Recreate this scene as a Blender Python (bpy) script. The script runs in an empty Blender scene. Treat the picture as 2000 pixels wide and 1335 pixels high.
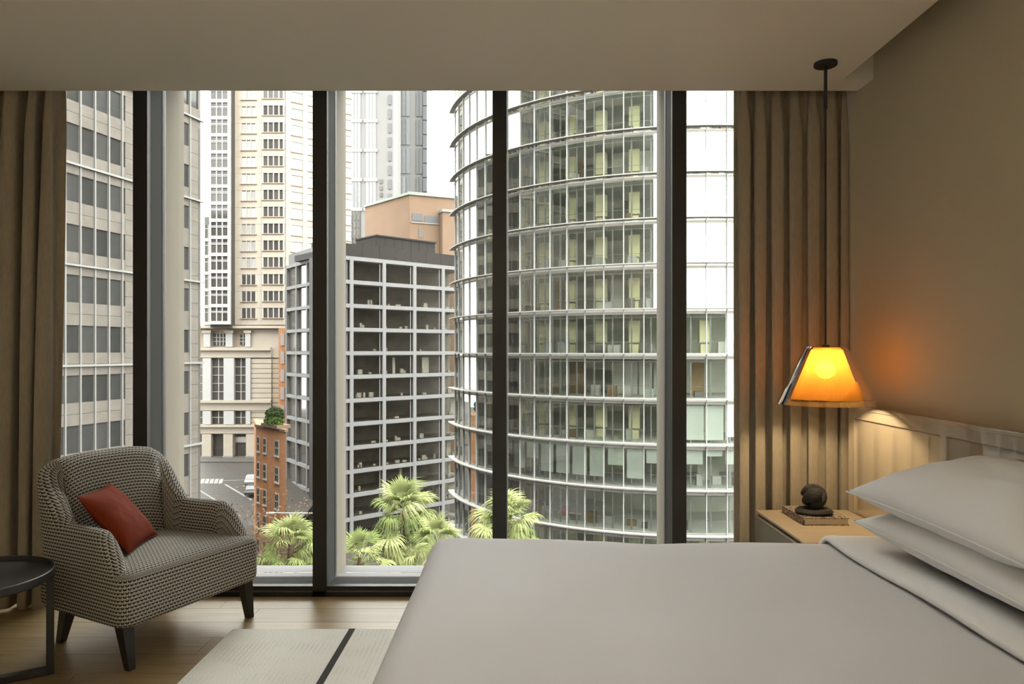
import bpy, bmesh, math, random
from mathutils import Vector, Matrix, noise

# ------------------------------------------------------------------ camera
F, VX, VY, EYE = 1400.0, 1010.0, 685.0, 1.317      # focal length and vanishing point in photo pixels, eye height in m
sc = bpy.context.scene
COL = sc.collection
cam_d = bpy.data.cameras.new('camera')
cam = bpy.data.objects.new('camera', cam_d)
COL.objects.link(cam)
cam.location = (0, 0, EYE)
cam.rotation_euler = (math.pi / 2, 0, 0)
cam_d.sensor_width = 36.0
cam_d.lens = F / 2000 * 36
cam_d.shift_x = (1000 - VX) / 2000
cam_d.shift_y = (VY - 667.5) / 2000
cam_d.clip_start = 0.05
cam_d.clip_end = 2000
sc.camera = cam

# ------------------------------------------------------------------ overcast sky
SKY_ZENITH = 19.0
w = bpy.data.worlds.new('overcast_sky')
sc.world = w
w.use_nodes = True
nt = w.node_tree
nt.nodes.clear()
tc = nt.nodes.new('ShaderNodeTexCoord')
sep = nt.nodes.new('ShaderNodeSeparateXYZ')
mx = nt.nodes.new('ShaderNodeMath'); mx.operation = 'MAXIMUM'; mx.inputs[1].default_value = 0.0
ml = nt.nodes.new('ShaderNodeMath'); ml.operation = 'MULTIPLY_ADD'
ml.inputs[1].default_value = 1 / 2.2; ml.inputs[2].default_value = 1.2 / 2.2       # overcast: zenith brighter than horizon
ms = nt.nodes.new('ShaderNodeMath'); ms.operation = 'MULTIPLY'; ms.inputs[1].default_value = SKY_ZENITH
bg = nt.nodes.new('ShaderNodeBackground'); bg.inputs[0].default_value = (1.0, 0.985, 0.955, 1)
out = nt.nodes.new('ShaderNodeOutputWorld')
L = nt.links.new
L(tc.outputs['Generated'], sep.inputs[0]); L(sep.outputs['Z'], mx.inputs[0]); L(mx.outputs[0], ml.inputs[0])
L(ml.outputs[0], ms.inputs[0]); L(ms.outputs[0], bg.inputs['Strength']); L(bg.outputs[0], out.inputs[0])

def portal(x0, x1, z0, z1, y):
    d = bpy.data.lights.new('window_portal', 'AREA')
    d.shape = 'RECTANGLE'; d.size = x1 - x0; d.size_y = z1 - z0
    d.cycles.is_portal = True
    o = bpy.data.objects.new('window_portal', d)
    o.location = ((x0 + x1) / 2, y, (z0 + z1) / 2)
    o.rotation_euler = (-math.pi / 2, 0, 0)      # looks into the room (-Y)
    COL.objects.link(o)
portal(-3.0, 1.75, 0.0, 2.9, 4.33)

vs = sc.view_settings
vs.view_transform = 'Standard'; vs.look = 'None'; vs.gamma = 1.0; vs.exposure = 0.0; vs.use_curve_mapping = False
cy = sc.cycles
cy.use_denoising = True
cy.max_bounces = 10; cy.diffuse_bounces = 5; cy.glossy_bounces = 4; cy.transmission_bounces = 8; cy.transparent_max_bounces = 16
cy.sample_clamp_indirect = 8.0
cy.caustics_reflective = False; cy.caustics_refractive = False

# ------------------------------------------------------------------ materials
M = {}
def new_mat(name):
    m = bpy.data.materials.new(name); m.use_nodes = True
    M[name] = m
    return m, m.node_tree, m.node_tree.nodes['Principled BSDF']

def mat(name, col, rough=0.6, var=0.08, scale=8.0, metal=0.0, spec=0.5, bump=0.0, bscale=None, stretch=None, col2=None, sheen=0.0):
    """principled surface with procedural noise variation of its own colour"""
    m, nt, b = new_mat(name)
    b.inputs['Roughness'].default_value = rough
    b.inputs['Metallic'].default_value = metal
    b.inputs['Specular IOR Level'].default_value = spec
    if sheen: b.inputs['Sheen Weight'].default_value = sheen
    tc = nt.nodes.new('ShaderNodeTexCoord')
    src = tc.outputs['Object']
    if stretch:
        mp = nt.nodes.new('ShaderNodeMapping'); mp.inputs['Scale'].default_value = stretch
        nt.links.new(src, mp.inputs[0]); src = mp.outputs[0]
    oi = nt.nodes.new('ShaderNodeObjectInfo')
    n = nt.nodes.new('ShaderNodeTexNoise'); n.inputs['Scale'].default_value = scale; n.inputs['Detail'].default_value = 4
    n.noise_dimensions = '4D'
    wm = nt.nodes.new('ShaderNodeMath'); wm.operation = 'MULTIPLY'; wm.inputs[1].default_value = 37.0
    nt.links.new(oi.outputs['Random'], wm.inputs[0]); nt.links.new(wm.outputs[0], n.inputs['W'])
    nt.links.new(src, n.inputs['Vector'])
    r = nt.nodes.new('ShaderNodeValToRGB')
    c2 = col2 or tuple(min(1, c * (1 + var)) for c in col)
    c1 = col if col2 else tuple(c * (1 - var) for c in col)
    r.color_ramp.elements[0].position = 0.3; r.color_ramp.elements[1].position = 0.7
    r.color_ramp.elements[0].color = (*c1, 1); r.color_ramp.elements[1].color = (*c2, 1)
    nt.links.new(n.outputs['Fac'], r.inputs[0]); nt.links.new(r.outputs[0], b.inputs['Base Color'])
    if bump:
        n2 = nt.nodes.new('ShaderNodeTexNoise'); n2.inputs['Scale'].default_value = bscale or scale * 6
        nt.links.new(src, n2.inputs['Vector'])
        bp = nt.nodes.new('ShaderNodeBump'); bp.inputs['Strength'].default_value = bump; bp.inputs['Distance'].default_value = 0.01
        nt.links.new(n2.outputs['Fac'], bp.inputs['Height']); nt.links.new(bp.outputs[0], b.inputs['Normal'])
    return m

def glass_mat(name, tint=(1, 1, 1), refl=0.04, graze=0.9, rough=0.0, dirt=0.0):
    """thin pane: clear, reflecting more at a glancing angle"""
    m = bpy.data.materials.new(name); m.use_nodes = True; M[name] = m
    nt = m.node_tree; nt.nodes.clear()
    o = nt.nodes.new('ShaderNodeOutputMaterial'); mix = nt.nodes.new('ShaderNodeMixShader')
    t = nt.nodes.new('ShaderNodeBsdfTransparent'); t.inputs[0].default_value = (*tint, 1)
    g = nt.nodes.new('ShaderNodeBsdfGlossy'); g.inputs['Roughness'].default_value = rough
    lw = nt.nodes.new('ShaderNodeFresnel'); lw.inputs['IOR'].default_value = 1.5
    mr = nt.nodes.new('ShaderNodeMapRange')
    mr.inputs['From Min'].default_value = 0.04; mr.inputs['From Max'].default_value = 1
    mr.inputs['To Min'].default_value = refl; mr.inputs['To Max'].default_value = graze
    nt.links.new(lw.outputs[0], mr.inputs[0]); nt.links.new(mr.outputs[0], mix.inputs[0])
    nt.links.new(t.outputs[0], mix.inputs[1]); nt.links.new(g.outputs[0], mix.inputs[2])
    nt.links.new(mix.outputs[0], o.inputs[0])
    return m

# ------------------------------------------------------------------ object helpers
def tag(o, label=None, cat=None, group=None, kind=None):
    if label: o['label'] = label
    if cat: o['category'] = cat
    if group: o['group'] = group
    if kind: o['kind'] = kind
    return o

def link(name, me, m=None, parent=None, loc=(0, 0, 0), rot=(0, 0, 0)):
    o = bpy.data.objects.new(name, me)
    COL.objects.link(o)
    if m is not None and me is not None and not me.materials: me.materials.append(M[m])
    o.location = loc; o.rotation_euler = rot
    if parent is not None: o.parent = parent
    return o

def empty(name, loc=(0, 0, 0), rot=(0, 0, 0), label=None, cat=None, group=None, kind=None):
    o = bpy.data.objects.new(name, None)
    o.empty_display_size = 0.1
    COL.objects.link(o); o.location = loc; o.rotation_euler = rot
    return tag(o, label, cat, group, kind)

_boxes = {}
def box_mesh(sx, sy, sz, m, bev=0.0):
    k = (round(sx, 3), round(sy, 3), round(sz, 3), m, bev)
    if k in _boxes: return _boxes[k]
    bm = bmesh.new()
    bmesh.ops.create_cube(bm, size=1.0)
    bmesh.ops.scale(bm, vec=(sx, sy, sz), verts=bm.verts)
    if bev:
        bmesh.ops.bevel(bm, geom=bm.edges[:], offset=bev, segments=2, affect='EDGES', profile=0.6)
    me = bpy.data.meshes.new('piece'); bm.to_mesh(me); bm.free()
    me.materials.append(M[m])
    _boxes[k] = me
    return me

def box(name, x0, x1, y0, y1, z0, z1, m, parent=None, bev=0.0, off=(0, 0, 0)):
    me = box_mesh(abs(x1 - x0), abs(y1 - y0), abs(z1 - z0), m, bev)
    return link(name, me, None, parent, ((x0 + x1) / 2 - off[0], (y0 + y1) / 2 - off[1], (z0 + z1) / 2 - off[2]))

def mesh(name, verts, faces, m, parent=None, loc=(0, 0, 0), rot=(0, 0, 0), smooth=False, uvs=None):
    me = bpy.data.meshes.new(name)
    me.from_pydata(verts, [], faces)
    if uvs is not None:
        ul = me.uv_layers.new(name='UVMap')
        for p in me.polygons:
            for li in p.loop_indices:
                ul.data[li].uv = uvs[me.loops[li].vertex_index]
    if smooth:
        me.polygons.foreach_set('use_smooth', [True] * len(me.polygons))
    me.update()
    return link(name, me, m, parent, loc, rot)

def grid_faces(nu, nv, base=0, closed_u=False):
    """faces of a grid of nu x nv vertices, index = i*nv + j"""
    f = []
    for i in range(nu if closed_u else nu - 1):
        a, b = i, (i + 1) % nu
        for j in range(nv - 1):
            f.append((base + a * nv + j, base + b * nv + j, base + b * nv + j + 1, base + a * nv + j + 1))
    return f

def lathe(profile, n=48):
    """profile [(r, z)] -> verts, faces"""
    v, f = [], []
    k = len(profile)
    for i in range(n):
        a = 2 * math.pi * i / n
        for r, z in profile: v.append((r * math.cos(a), r * math.sin(a), z))
    for i in range(n):
        b = (i + 1) % n
        for j in range(k - 1):
            f.append((i * k + j, b * k + j, b * k + j + 1, i * k + j + 1))
    return v, f

def tube(path, rad, n=12, closed=False):
    """sweep a circle along points; rad number or list"""
    pts = [Vector(p) for p in path]; N = len(pts)
    v, f = [], []
    up = None
    for i, p in enumerate(pts):
        if closed: t = pts[(i + 1) % N] - pts[i - 1]
        else: t = pts[min(i + 1, N - 1)] - pts[max(i - 1, 0)]
        t.normalize()
        if up is None:
            up = Vector((0, 0, 1)) if abs(t.z) < 0.9 else Vector((1, 0, 0))
        s = t.cross(up).normalized(); up = s.cross(t).normalized()
        r = rad[i] if isinstance(rad, (list, tuple)) else rad
        for k in range(n):
            a = 2 * math.pi * k / n
            v.append(tuple(p + r * (math.cos(a) * s + math.sin(a) * up)))
    m = N if closed else N - 1
    for i in range(m):
        for k in range(n):
            a, b = i * n + k, i * n + (k + 1) % n
            c, d = ((i + 1) % N) * n + (k + 1) % n, ((i + 1) % N) * n + k
            f.append((a, d, c, b))
    if not closed:
        f.append(tuple(range(n))); f.append(tuple(reversed(range((N - 1) * n, N * n))))
    return v, f

def smoothstep(a, b, x):
    t = max(0.0, min(1.0, (x - a) / (b - a))); return t * t * (3 - 2 * t)

def recalc(o):
    bm = bmesh.new(); bm.from_mesh(o.data); bmesh.ops.recalc_face_normals(bm, faces=bm.faces); bm.to_mesh(o.data); bm.free()
    return o

#=MARK materials
# ------------------------------------------------------------------ interior materials
mat('ceiling_paint', (0.87, 0.84, 0.75), 0.85, 0.02, 1.5)
mat('wall_paint', (0.5824, 0.5194, 0.3850), 0.7, 0.03, 1.2)
mat('pale_wall_paint', (0.78, 0.75, 0.69), 0.8, 0.02, 1.2)
mat('dark_bronze', (0.0110, 0.0095, 0.0075), 0.45, 0.1, 3.0)
mat('grey_aluminium', (0.1320, 0.1380, 0.1320), 0.7, 0.03, 2.0, spec=0.1)
mat('sill_grey', (0.1100, 0.1100, 0.1080), 0.8, 0.04, 2.0, spec=0.05)
mat('cream_fin', (0.1403, 0.1257, 0.1013), 0.8, 0.03, 2.0, spec=0.08)
glass_mat('clear_glass', (0.97, 0.985, 0.975), 0.02, 0.9)
mat('curtain_cloth', (0.36, 0.305, 0.225), 0.95, 0.08, 90.0, bump=0.25, bscale=600, stretch=(1, 1, 0.3), sheen=0.2)
mat('black_metal', (0.020, 0.019, 0.018), 0.42, 0.1, 5.0)
mat('black_wood', (0.022, 0.017, 0.014), 0.4, 0.2, 30.0, stretch=(1, 1, 0.1))
mat('rust_velvet', (0.20, 0.030, 0.0095), 0.85, 0.10, 14.0, bump=0.15, bscale=500, spec=0.2)
mat('white_cotton', (0.8436, 0.8379, 0.8322), 0.85, 0.012, 3.0, bump=0.05, bscale=900)
mat('duvet_cotton', (0.6360, 0.6254, 0.6360), 0.8, 0.02, 2.0, bump=0.06, bscale=700)
mat('bed_base_cloth', (0.16, 0.14, 0.12), 0.9, 0.08, 40.0)
mat('lacquer', (0.55, 0.47, 0.36), 0.12, 0.03, 2.0, spec=0.9)
mat('lacquer_panel', (0.50, 0.425, 0.32), 0.035, 0.02, 2.0, spec=1.0)
mat('night_top', (0.47, 0.385, 0.275), 0.35, 0.06, 12.0)
mat('night_side', (0.24, 0.225, 0.175), 0.55, 0.04, 6.0)
mat('night_dark', (0.05, 0.038, 0.03), 0.5, 0.08, 6.0)
mat('paper', (0.62, 0.53, 0.41), 0.9, 0.06, 60.0, stretch=(0.1, 0.1, 12))
mat('dark_stone', (0.0132, 0.0114, 0.0108), 0.75, 0.35, 60.0, bump=0.4, bscale=120)

for _n in ('lacquer', 'lacquer_panel'):
    _b = M[_n].node_tree.nodes['Principled BSDF']
    _b.inputs['Coat Weight'].default_value = 1.0; _b.inputs['Coat IOR'].default_value = 1.75; _b.inputs['Coat Roughness'].default_value = 0.02

def oak():
    m, nt, b = new_mat('oak_plank')
    tc = nt.nodes.new('ShaderNodeTexCoord'); oi = nt.nodes.new('ShaderNodeObjectInfo')
    mp = nt.nodes.new('ShaderNodeMapping'); mp.inputs['Scale'].default_value = (1.2, 16, 16)
    nt.links.new(tc.outputs['Object'], mp.inputs[0])
    ad = nt.nodes.new('ShaderNodeVectorMath'); ad.operation = 'ADD'
    sc_ = nt.nodes.new('ShaderNodeMath'); sc_.operation = 'MULTIPLY'; sc_.inputs[1].default_value = 50
    nt.links.new(oi.outputs['Random'], sc_.inputs[0]); nt.links.new(mp.outputs[0], ad.inputs[0]); nt.links.new(sc_.outputs[0], ad.inputs[1])
    n = nt.nodes.new('ShaderNodeTexNoise'); n.inputs['Scale'].default_value = 3.0; n.inputs['Detail'].default_value = 6; n.inputs['Distortion'].default_value = 0.6
    nt.links.new(ad.outputs[0], n.inputs['Vector'])
    r = nt.nodes.new('ShaderNodeValToRGB')
    r.color_ramp.elements[0].position = 0.25; r.color_ramp.elements[0].color = (0.235, 0.160, 0.070, 1)
    r.color_ramp.elements[1].position = 0.75; r.color_ramp.elements[1].color = (0.350, 0.250, 0.118, 1)
    nt.links.new(n.outputs['Fac'], r.inputs[0])
    hs = nt.nodes.new('ShaderNodeHueSaturation')
    mr = nt.nodes.new('ShaderNodeMapRange'); mr.inputs['To Min'].default_value = 0.86; mr.inputs['To Max'].default_value = 1.12
    nt.links.new(oi.outputs['Random'], mr.inputs[0]); nt.links.new(mr.outputs[0], hs.inputs['Value']); nt.links.new(r.outputs[0], hs.inputs['Color'])
    nt.links.new(hs.outputs[0], b.inputs['Base Color'])
    b.inputs['Roughness'].default_value = 0.36
    bp = nt.nodes.new('ShaderNodeBump'); bp.inputs['Strength'].default_value = 0.08; bp.inputs['Distance'].default_value = 0.004
    nt.links.new(n.outputs['Fac'], bp.inputs['Height']); nt.links.new(bp.outputs[0], b.inputs['Normal'])
oak()

def woven():
    """chain-like two-tone weave laid out in metres on the UV map"""
    m, nt, b = new_mat('woven_tweed')
    N, K = nt.nodes.new, nt.links.new
    uv = N('ShaderNodeUVMap'); sp = N('ShaderNodeSeparateXYZ'); K(uv.outputs[0], sp.inputs[0])
    def mth(op, a, bb=None, c=None):
        q = N('ShaderNodeMath'); q.operation = op
        for i, s in enumerate((a, bb, c)):
            if s is None: continue
            if isinstance(s, (int, float)): q.inputs[i].default_value = s
            else: K(s, q.inputs[i])
        return q.outputs[0]
    CU, CV = 0.0178, 0.0152
    v = mth('DIVIDE', sp.outputs['Y'], CV)
    row = mth('FLOOR', v)
    fv = mth('FRACT', v)
    sh = mth('MULTIPLY', mth('MODULO', row, 2.0), 0.5)
    u = mth('ADD', mth('DIVIDE', sp.outputs['X'], CU), sh)
    fu = mth('FRACT', u)
    # dark crescent: an ellipse with a bite taken out of it
    a1 = mth('SUBTRACT', fu, 0.5); b1 = mth('SUBTRACT', fv, 0.48)
    e1 = mth('ADD', mth('POWER', mth('DIVIDE', a1, 0.43), 2.0), mth('POWER', mth('DIVIDE', b1, 0.40), 2.0))
    b2 = mth('SUBTRACT', fv, 0.78)
    e2 = mth('ADD', mth('POWER', mth('DIVIDE', a1, 0.22), 2.0), mth('POWER', mth('DIVIDE', b2, 0.26), 2.0))
    ins = mth('LESS_THAN', e1, 1.0); bite = mth('GREATER_THAN', e2, 1.0)
    dark = mth('MULTIPLY', ins, bite)
    nz = N('ShaderNodeTexNoise'); nz.inputs['Scale'].default_value = 900
    K(uv.outputs[0], nz.inputs['Vector'])
    mix = N('ShaderNodeMix'); mix.data_type = 'RGBA'
    mix.inputs['A'].default_value = (0.50, 0.475, 0.42, 1); mix.inputs['B'].default_value = (0.020, 0.017, 0.014, 1)
    K(dark, mix.inputs['Factor']); K(mix.outputs['Result'], b.inputs['Base Color'])
    b.inputs['Roughness'].default_value = 0.95
    bp = N('ShaderNodeBump'); bp.inputs['Strength'].default_value = 0.5; bp.inputs['Distance'].default_value = 0.003
    hh = mth('ADD', mth('SUBTRACT', 1.0, dark), mth('MULTIPLY', nz.outputs['Fac'], 0.4))
    K(hh, bp.inputs['Height']); K(bp.outputs[0], b.inputs['Normal'])
woven()

def rug_mat():
    m, nt, b = new_mat('wool_rug')
    N, K = nt.nodes.new, nt.links.new
    tc = N('ShaderNodeTexCoord'); sp = N('ShaderNodeSeparateXYZ'); K(tc.outputs['Object'], sp.inputs[0])
    def mth(op, a, bb=None):
        q = N('ShaderNodeMath'); q.operation = op
        for i, s in enumerate((a, bb)):
            if s is None: continue
            if isinstance(s, (int, float)): q.inputs[i].default_value = s
            else: K(s, q.inputs[i])
        return q.outputs[0]
    # chevron rows of short dark knots, scattered by noise
    zig = mth('PINGPONG', mth('MULTIPLY', sp.outputs['X'], 1.0), 0.06)
    v = mth('ADD', sp.outputs['Y'], zig)
    s1 = mth('GREATER_THAN', mth('SINE', mth('MULTIPLY', v, 520.0)), 0.55)
    s2 = mth('GREATER_THAN', mth('SINE', mth('MULTIPLY', sp.outputs['X'], 300.0)), -0.1)
    nz = N('ShaderNodeTexNoise'); nz.inputs['Scale'].default_value = 5.0; nz.inputs['Detail'].default_value = 4
    K(tc.outputs['Object'], nz.inputs['Vector'])
    r = N('ShaderNodeValToRGB'); r.color_ramp.elements[0].position = 0.46; r.color_ramp.elements[1].position = 0.66
    K(nz.outputs['Fac'], r.inputs[0])
    k = mth('MULTIPLY', mth('MULTIPLY', mth('MULTIPLY', s1, s2), r.outputs[0]), 0.55)
    mix = N('ShaderNodeMix'); mix.data_type = 'RGBA'
    mix.inputs['A'].default_value = (0.82, 0.80, 0.73, 1); mix.inputs['B'].default_value = (0.24, 0.22, 0.18, 1)
    K(k, mix.inputs['Factor']); K(mix.outputs['Result'], b.inputs['Base Color'])
    b.inputs['Roughness'].default_value = 1.0
    n2 = N('ShaderNodeTexNoise'); n2.inputs['Scale'].default_value = 260
    K(tc.outputs['Object'], n2.inputs['Vector'])
    bp = N('ShaderNodeBump'); bp.inputs['Strength'].default_value = 0.6; bp.inputs['Distance'].default_value = 0.006
    K(n2.outputs['Fac'], bp.inputs['Height']); K(bp.outputs[0], b.inputs['Normal'])
rug_mat()
mat('rug_dark', (0.045, 0.04, 0.034), 1.0, 0.2, 150.0, bump=0.5, bscale=260)

# ------------------------------------------------------------------ room shell
YW = 3.857            # inner face of the mullions
XW, XL, YB = 1.72, -3.05, -2.4
ZC = 2.63             # ceiling
YC = 3.62             # ceiling ends here; curtain pocket behind
floor = empty('floor', label='oak plank floor of the bedroom', cat='floor', kind='structure')
box('subfloor', XL, XW, YB, 4.0, -0.12, -0.012, 'black_wood', floor)
random.seed(4)
PW = 0.186
yrow = YW - 0.001
r_i = 0
while yrow > YB:
    y1, y0 = yrow, max(YB, yrow - PW)
    x = XL - random.random() * 1.6
    while x < XW:
        ln = 1.9
        a, b_ = max(x, XL), min(x + ln, XW)
        if b_ - a > 0.05:
            box('plank', a + 0.0008, b_ - 0.0008, y0 + 0.0012, y1 - 0.0012, -0.012, 0.0, 'oak_plank', floor)
        x += ln
    yrow -= PW; r_i += 1

ceil = empty('ceiling', label='plain beige painted ceiling with a narrow recess along the bed wall', cat='ceiling', kind='structure')
REX = 1.578           # recess along the right wall
box('ceiling_board', XL, REX, YB, YC, ZC, ZC + 0.30, 'ceiling_paint', ceil)
box('ceiling_board', REX, XW, 3.46, YC, ZC, ZC + 0.30, 'ceiling_paint', ceil)
box('recess_top', REX, XW, YB, 3.46, ZC + 0.28, ZC + 0.30, 'wall_paint', ceil)
box('curtain_pocket_top', XL, XW, YC, 4.05, 2.90, 2.93, 'ceiling_paint', ceil)
def wall(name, label, *a, m='wall_paint'):
    return tag(box(name, *a, m), label, 'wall', kind='structure')
wall('wall_right', 'beige wall above the headboard', XW, XW + 0.12, YB, 4.04, 0, 2.93)
wall('wall_left', 'beige wall behind the drawn left curtain', XL - 0.12, XL, YB, 4.04, 0, 2.93, m='pale_wall_paint')
wall('wall_back', 'beige wall at the far end of the room', XL - 0.12, XW + 0.12, YB - 0.12, YB, 0, 2.93, m='pale_wall_paint')

# window wall: mullions (trim_n) and bays (window_n)
MC = [-3.0, -2.03, -1.0625, -0.0945, 0.8735, 1.80]
MW = 0.077
for i in range(1, 5):
    c = MC[i]
    t = empty('trim_%d' % i, (c, YW, 0), label='dark bronze window mullion, number %d from the left' % i, cat='mullion', kind='structure')
    t['label'] = ['dark bronze mullion beside the left curtain, behind the armchair', 'dark bronze mullion between the armchair and the bed',
                  'dark bronze mullion rising behind the foot of the bed', 'dark bronze mullion nearest the right curtain'][i - 1]
    h = MW / 2
    box('inner_cap', -h, h, 0, 0.035, 0, 2.90, 'dark_bronze', t, 0.002)
    box('cheek', -h, h, 0.035, 0.165, 0, 2.90, 'grey_aluminium', t)
    box('gasket', -h - 0.002, h + 0.002, 0.165, 0.205, 0, 2.90, 'dark_bronze', t)
    box('outer_fin', -h, h, 0.205, 0.43, -0.1, 2.93, 'cream_fin', t)
random.seed(11)
drop_m = bpy.data.materials.new('raindrop'); drop_m.use_nodes = True; M['raindrop'] = drop_m
nt = drop_m.node_tree; nt.nodes.clear()
o_ = nt.nodes.new('ShaderNodeOutputMaterial'); a_ = nt.nodes.new('ShaderNodeAddShader')
g_ = nt.nodes.new('ShaderNodeBsdfGlossy'); g_.inputs[0].default_value = (0.35, 0.35, 0.35, 1); g_.inputs['Roughness'].default_value = 0.25
t_ = nt.nodes.new('ShaderNodeBsdfTransparent'); t_.inputs[0].default_value = (0.78, 0.78, 0.78, 1)
tl_ = nt.nodes.new('ShaderNodeBsdfTranslucent'); tl_.inputs[0].default_value = (0.055, 0.055, 0.055, 1)
a2_ = nt.nodes.new('ShaderNodeAddShader')
nt.links.new(t_.outputs[0], a_.inputs[0]); nt.links.new(tl_.outputs[0], a_.inputs[1]); nt.links.new(a_.outputs[0], o_.inputs[0])
for i in range(5):
    x0, x1 = MC[i] + MW / 2, min(MC[i + 1] - MW / 2, XW)
    wlab = ['window bay behind the left curtain and the grey tower', 'window bay behind the armchair showing the cream hotel', 'window bay over the palms showing the dark gridded office',
            'window bay over the bed showing the round glass tower', 'window bay beside the right curtain'][i]
    wd = empty('window_%d' % (i + 1), ((x0 + x1) / 2, YW, 0), label=wlab, cat='window', kind='structure')
    off = ((x0 + x1) / 2, YW, 0)
    box('pane', x0, x1, YW + 0.178, YW + 0.186, 0.07, 2.88, 'clear_glass', wd, off=off)
    box('floor_track', x0 - MW, x1 + MW if i < 4 else x1, YW - 0.012, YW + 0.03, 0.0, 0.022, 'dark_bronze', wd, off=off)
    box('track_strip', x0, x1, YW - 0.004, YW + 0.03, 0.022, 0.029, 'grey_aluminium', wd, off=off)
    box('bottom_rail', x0, x1, YW, YW + 0.04, 0.029, 0.052, 'dark_bronze', wd, off=off)
    box('sill', x0, x1, YW + 0.04, YW + 0.18, 0.0, 0.050, 'sill_grey', wd, off=off)
    box('outer_sill', x0, x1, YW + 0.18, YW + 0.43, -0.12, 0.035, 'sill_grey', wd, off=off)
    box('head_rail', x0, x1, YW + 0.16, YW + 0.21, 2.86, 2.90, 'dark_bronze', wd, off=off)
    # raindrops on the outside of the pane
    vv, ff = [], []
    for k in range(750):
        px, pz = random.uniform(x0 + .02, x1 - .02), 0.1 + 2.5 * random.random() ** 1.25
        r = random.choice((0.0008, 0.001, 0.0012, 0.0012, 0.0016, 0.0021))
        yb = YW + 0.187
        b0 = len(vv)
        for q in range(6):
            an = q * math.pi / 3
            vv.append((px + r * math.cos(an) - off[0], yb - YW, pz + r * 1.25 * math.sin(an)))
        for q in range(6):
            an = q * math.pi / 3
            vv.append((px + .6 * r * math.cos(an) - off[0], yb - YW + r * .5, pz + r * .75 * math.sin(an)))
        for q in range(6):
            ff.append((b0 + q, b0 + (q + 1) % 6, b0 + 6 + (q + 1) % 6, b0 + 6 + q))
        ff.append(tuple(b0 + 6 + q for q in range(6)))
    rd = mesh('raindrops', vv, ff, 'raindrop', wd); rd['kind'] = 'stuff'

#=MARK interior
# ------------------------------------------------------------------ headboard panel
hb = empty('headboard', (1.69, 2.0, 0), label='glossy cream panelled headboard running along the right wall', cat='headboard')
HX, HT = 1.664, 1.047
ho = (1.69, 2.0, 0)
Y0h, Y1h = -0.6, 3.60
dv = [(-0.6, 0.46), (0.50, 1.62), (1.66, 2.78), (2.82, 3.54)]
box('backing', 1.684, XW, Y0h, Y1h, 0.0, HT - 0.02, 'lacquer', hb, off=ho)
box('top_rail', HX - 0.004, XW, Y0h, Y1h, HT - 0.018, HT, 'lacquer', hb, 0.003, ho)
box('upper_frame', HX, 1.684, Y0h, Y1h, HT - 0.062, HT - 0.018, 'lacquer', hb, off=ho)
box('end_stile', HX, 1.684, 3.54, 3.60, 0.0, HT - 0.062, 'lacquer', hb, off=ho)
for a, b_ in dv:
    box('panel', HX + 0.008, 1.684, a + 0.003, b_ - 0.003, 0.03, HT - 0.066, 'lacquer_panel', hb, off=ho)
for k in range(3):
    box('stile', HX, 1.684, dv[k][1], dv[k + 1][0], 0.0, HT - 0.062, 'lacquer', hb, off=ho)

# ------------------------------------------------------------------ bed
bed = empty('bed', (0.66, 1.74, 0), label='upholstered bed base with mattress under the pale duvet', cat='bed')
bo = (0.66, 1.74, 0)
box('bed_base', -0.28, 1.655, 0.90, 2.58, 0.10, 0.34, 'bed_base_cloth', bed, 0.02, bo)
box('mattress', -0.29, 1.655, 0.88, 2.60, 0.342, 0.575, 'white_cotton', bed, 0.05, bo)
for lx in (-0.2, 1.55):
    for ly in (1.0, 2.48):
        box('foot', lx - .03, lx + .03, ly - .03, ly + .03, 0.0125, 0.10, 'black_wood', bed, off=bo)

def drape(p, L0, L1, r):
    """distance along the cloth -> (position, drop) over an edge rounded with radius r at L0 and L1"""
    q = math.pi / 2 * r
    if p < L0:
        d = L0 - p
        if d < q: a = d / r; return L0 - r * math.sin(a), r * (1 - math.cos(a))
        return L0 - r - 0.06 * (d - q), r + (d - q)
    if p > L1:
        d = p - L1
        if d < q: a = d / r; return L1 + r * math.sin(a), r * (1 - math.cos(a))
        return L1 + r + 0.06 * (d - q), r + (d - q)
    return p, 0.0

def duvet():
    x0, x1, ya, yb, zt = -0.235, 1.30, 0.93, 2.545, 0.632
    nu, nv = 120, 130
    P = [x0 - 0.62 + (x1 - x0 + 0.62) * i / (nu - 1) for i in range(nu)]
    Q = [ya - 0.58 + (yb - ya + 1.16) * j / (nv - 1) for j in range(nv)]
    v = []
    for p in P:
        xx, dx = drape(p, x0, 99, 0.085)
        for q in Q:
            yy, dy = drape(q, ya, yb, 0.085)
            dz = (dx ** 2.6 + dy ** 2.6) ** (1 / 2.6)
            n1 = noise.noise(Vector((xx * 2.3, yy * 2.0, 0.3))) * 0.010 + noise.noise(Vector((xx * 6 + 3, yy * 5, 1.7))) * 0.004
            puff = 0.018 * smoothstep(0.5, -0.2, xx) * smoothstep(0.25, 0.0, dz)
            side = 0.012 * noise.noise(Vector((xx * 5, yy * 5, dz * 1.2))) * smoothstep(0.05, 0.3, dz)
            v.append((xx + (side if dx > dy else 0), yy + (side if dy >= dx else 0), max(0.06, zt - dz + n1 * smoothstep(0.4, 0.0, dz) + puff)))
    o = mesh('duvet', v, grid_faces(nu, nv), 'duvet_cotton', smooth=True)
    sd = o.modifiers.new('thick', 'SOLIDIFY'); sd.thickness = 0.012; sd.offset = -1
    return recalc(o)
tag(duvet(), 'pale grey cotton duvet draped over the bed', 'duvet')

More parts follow.
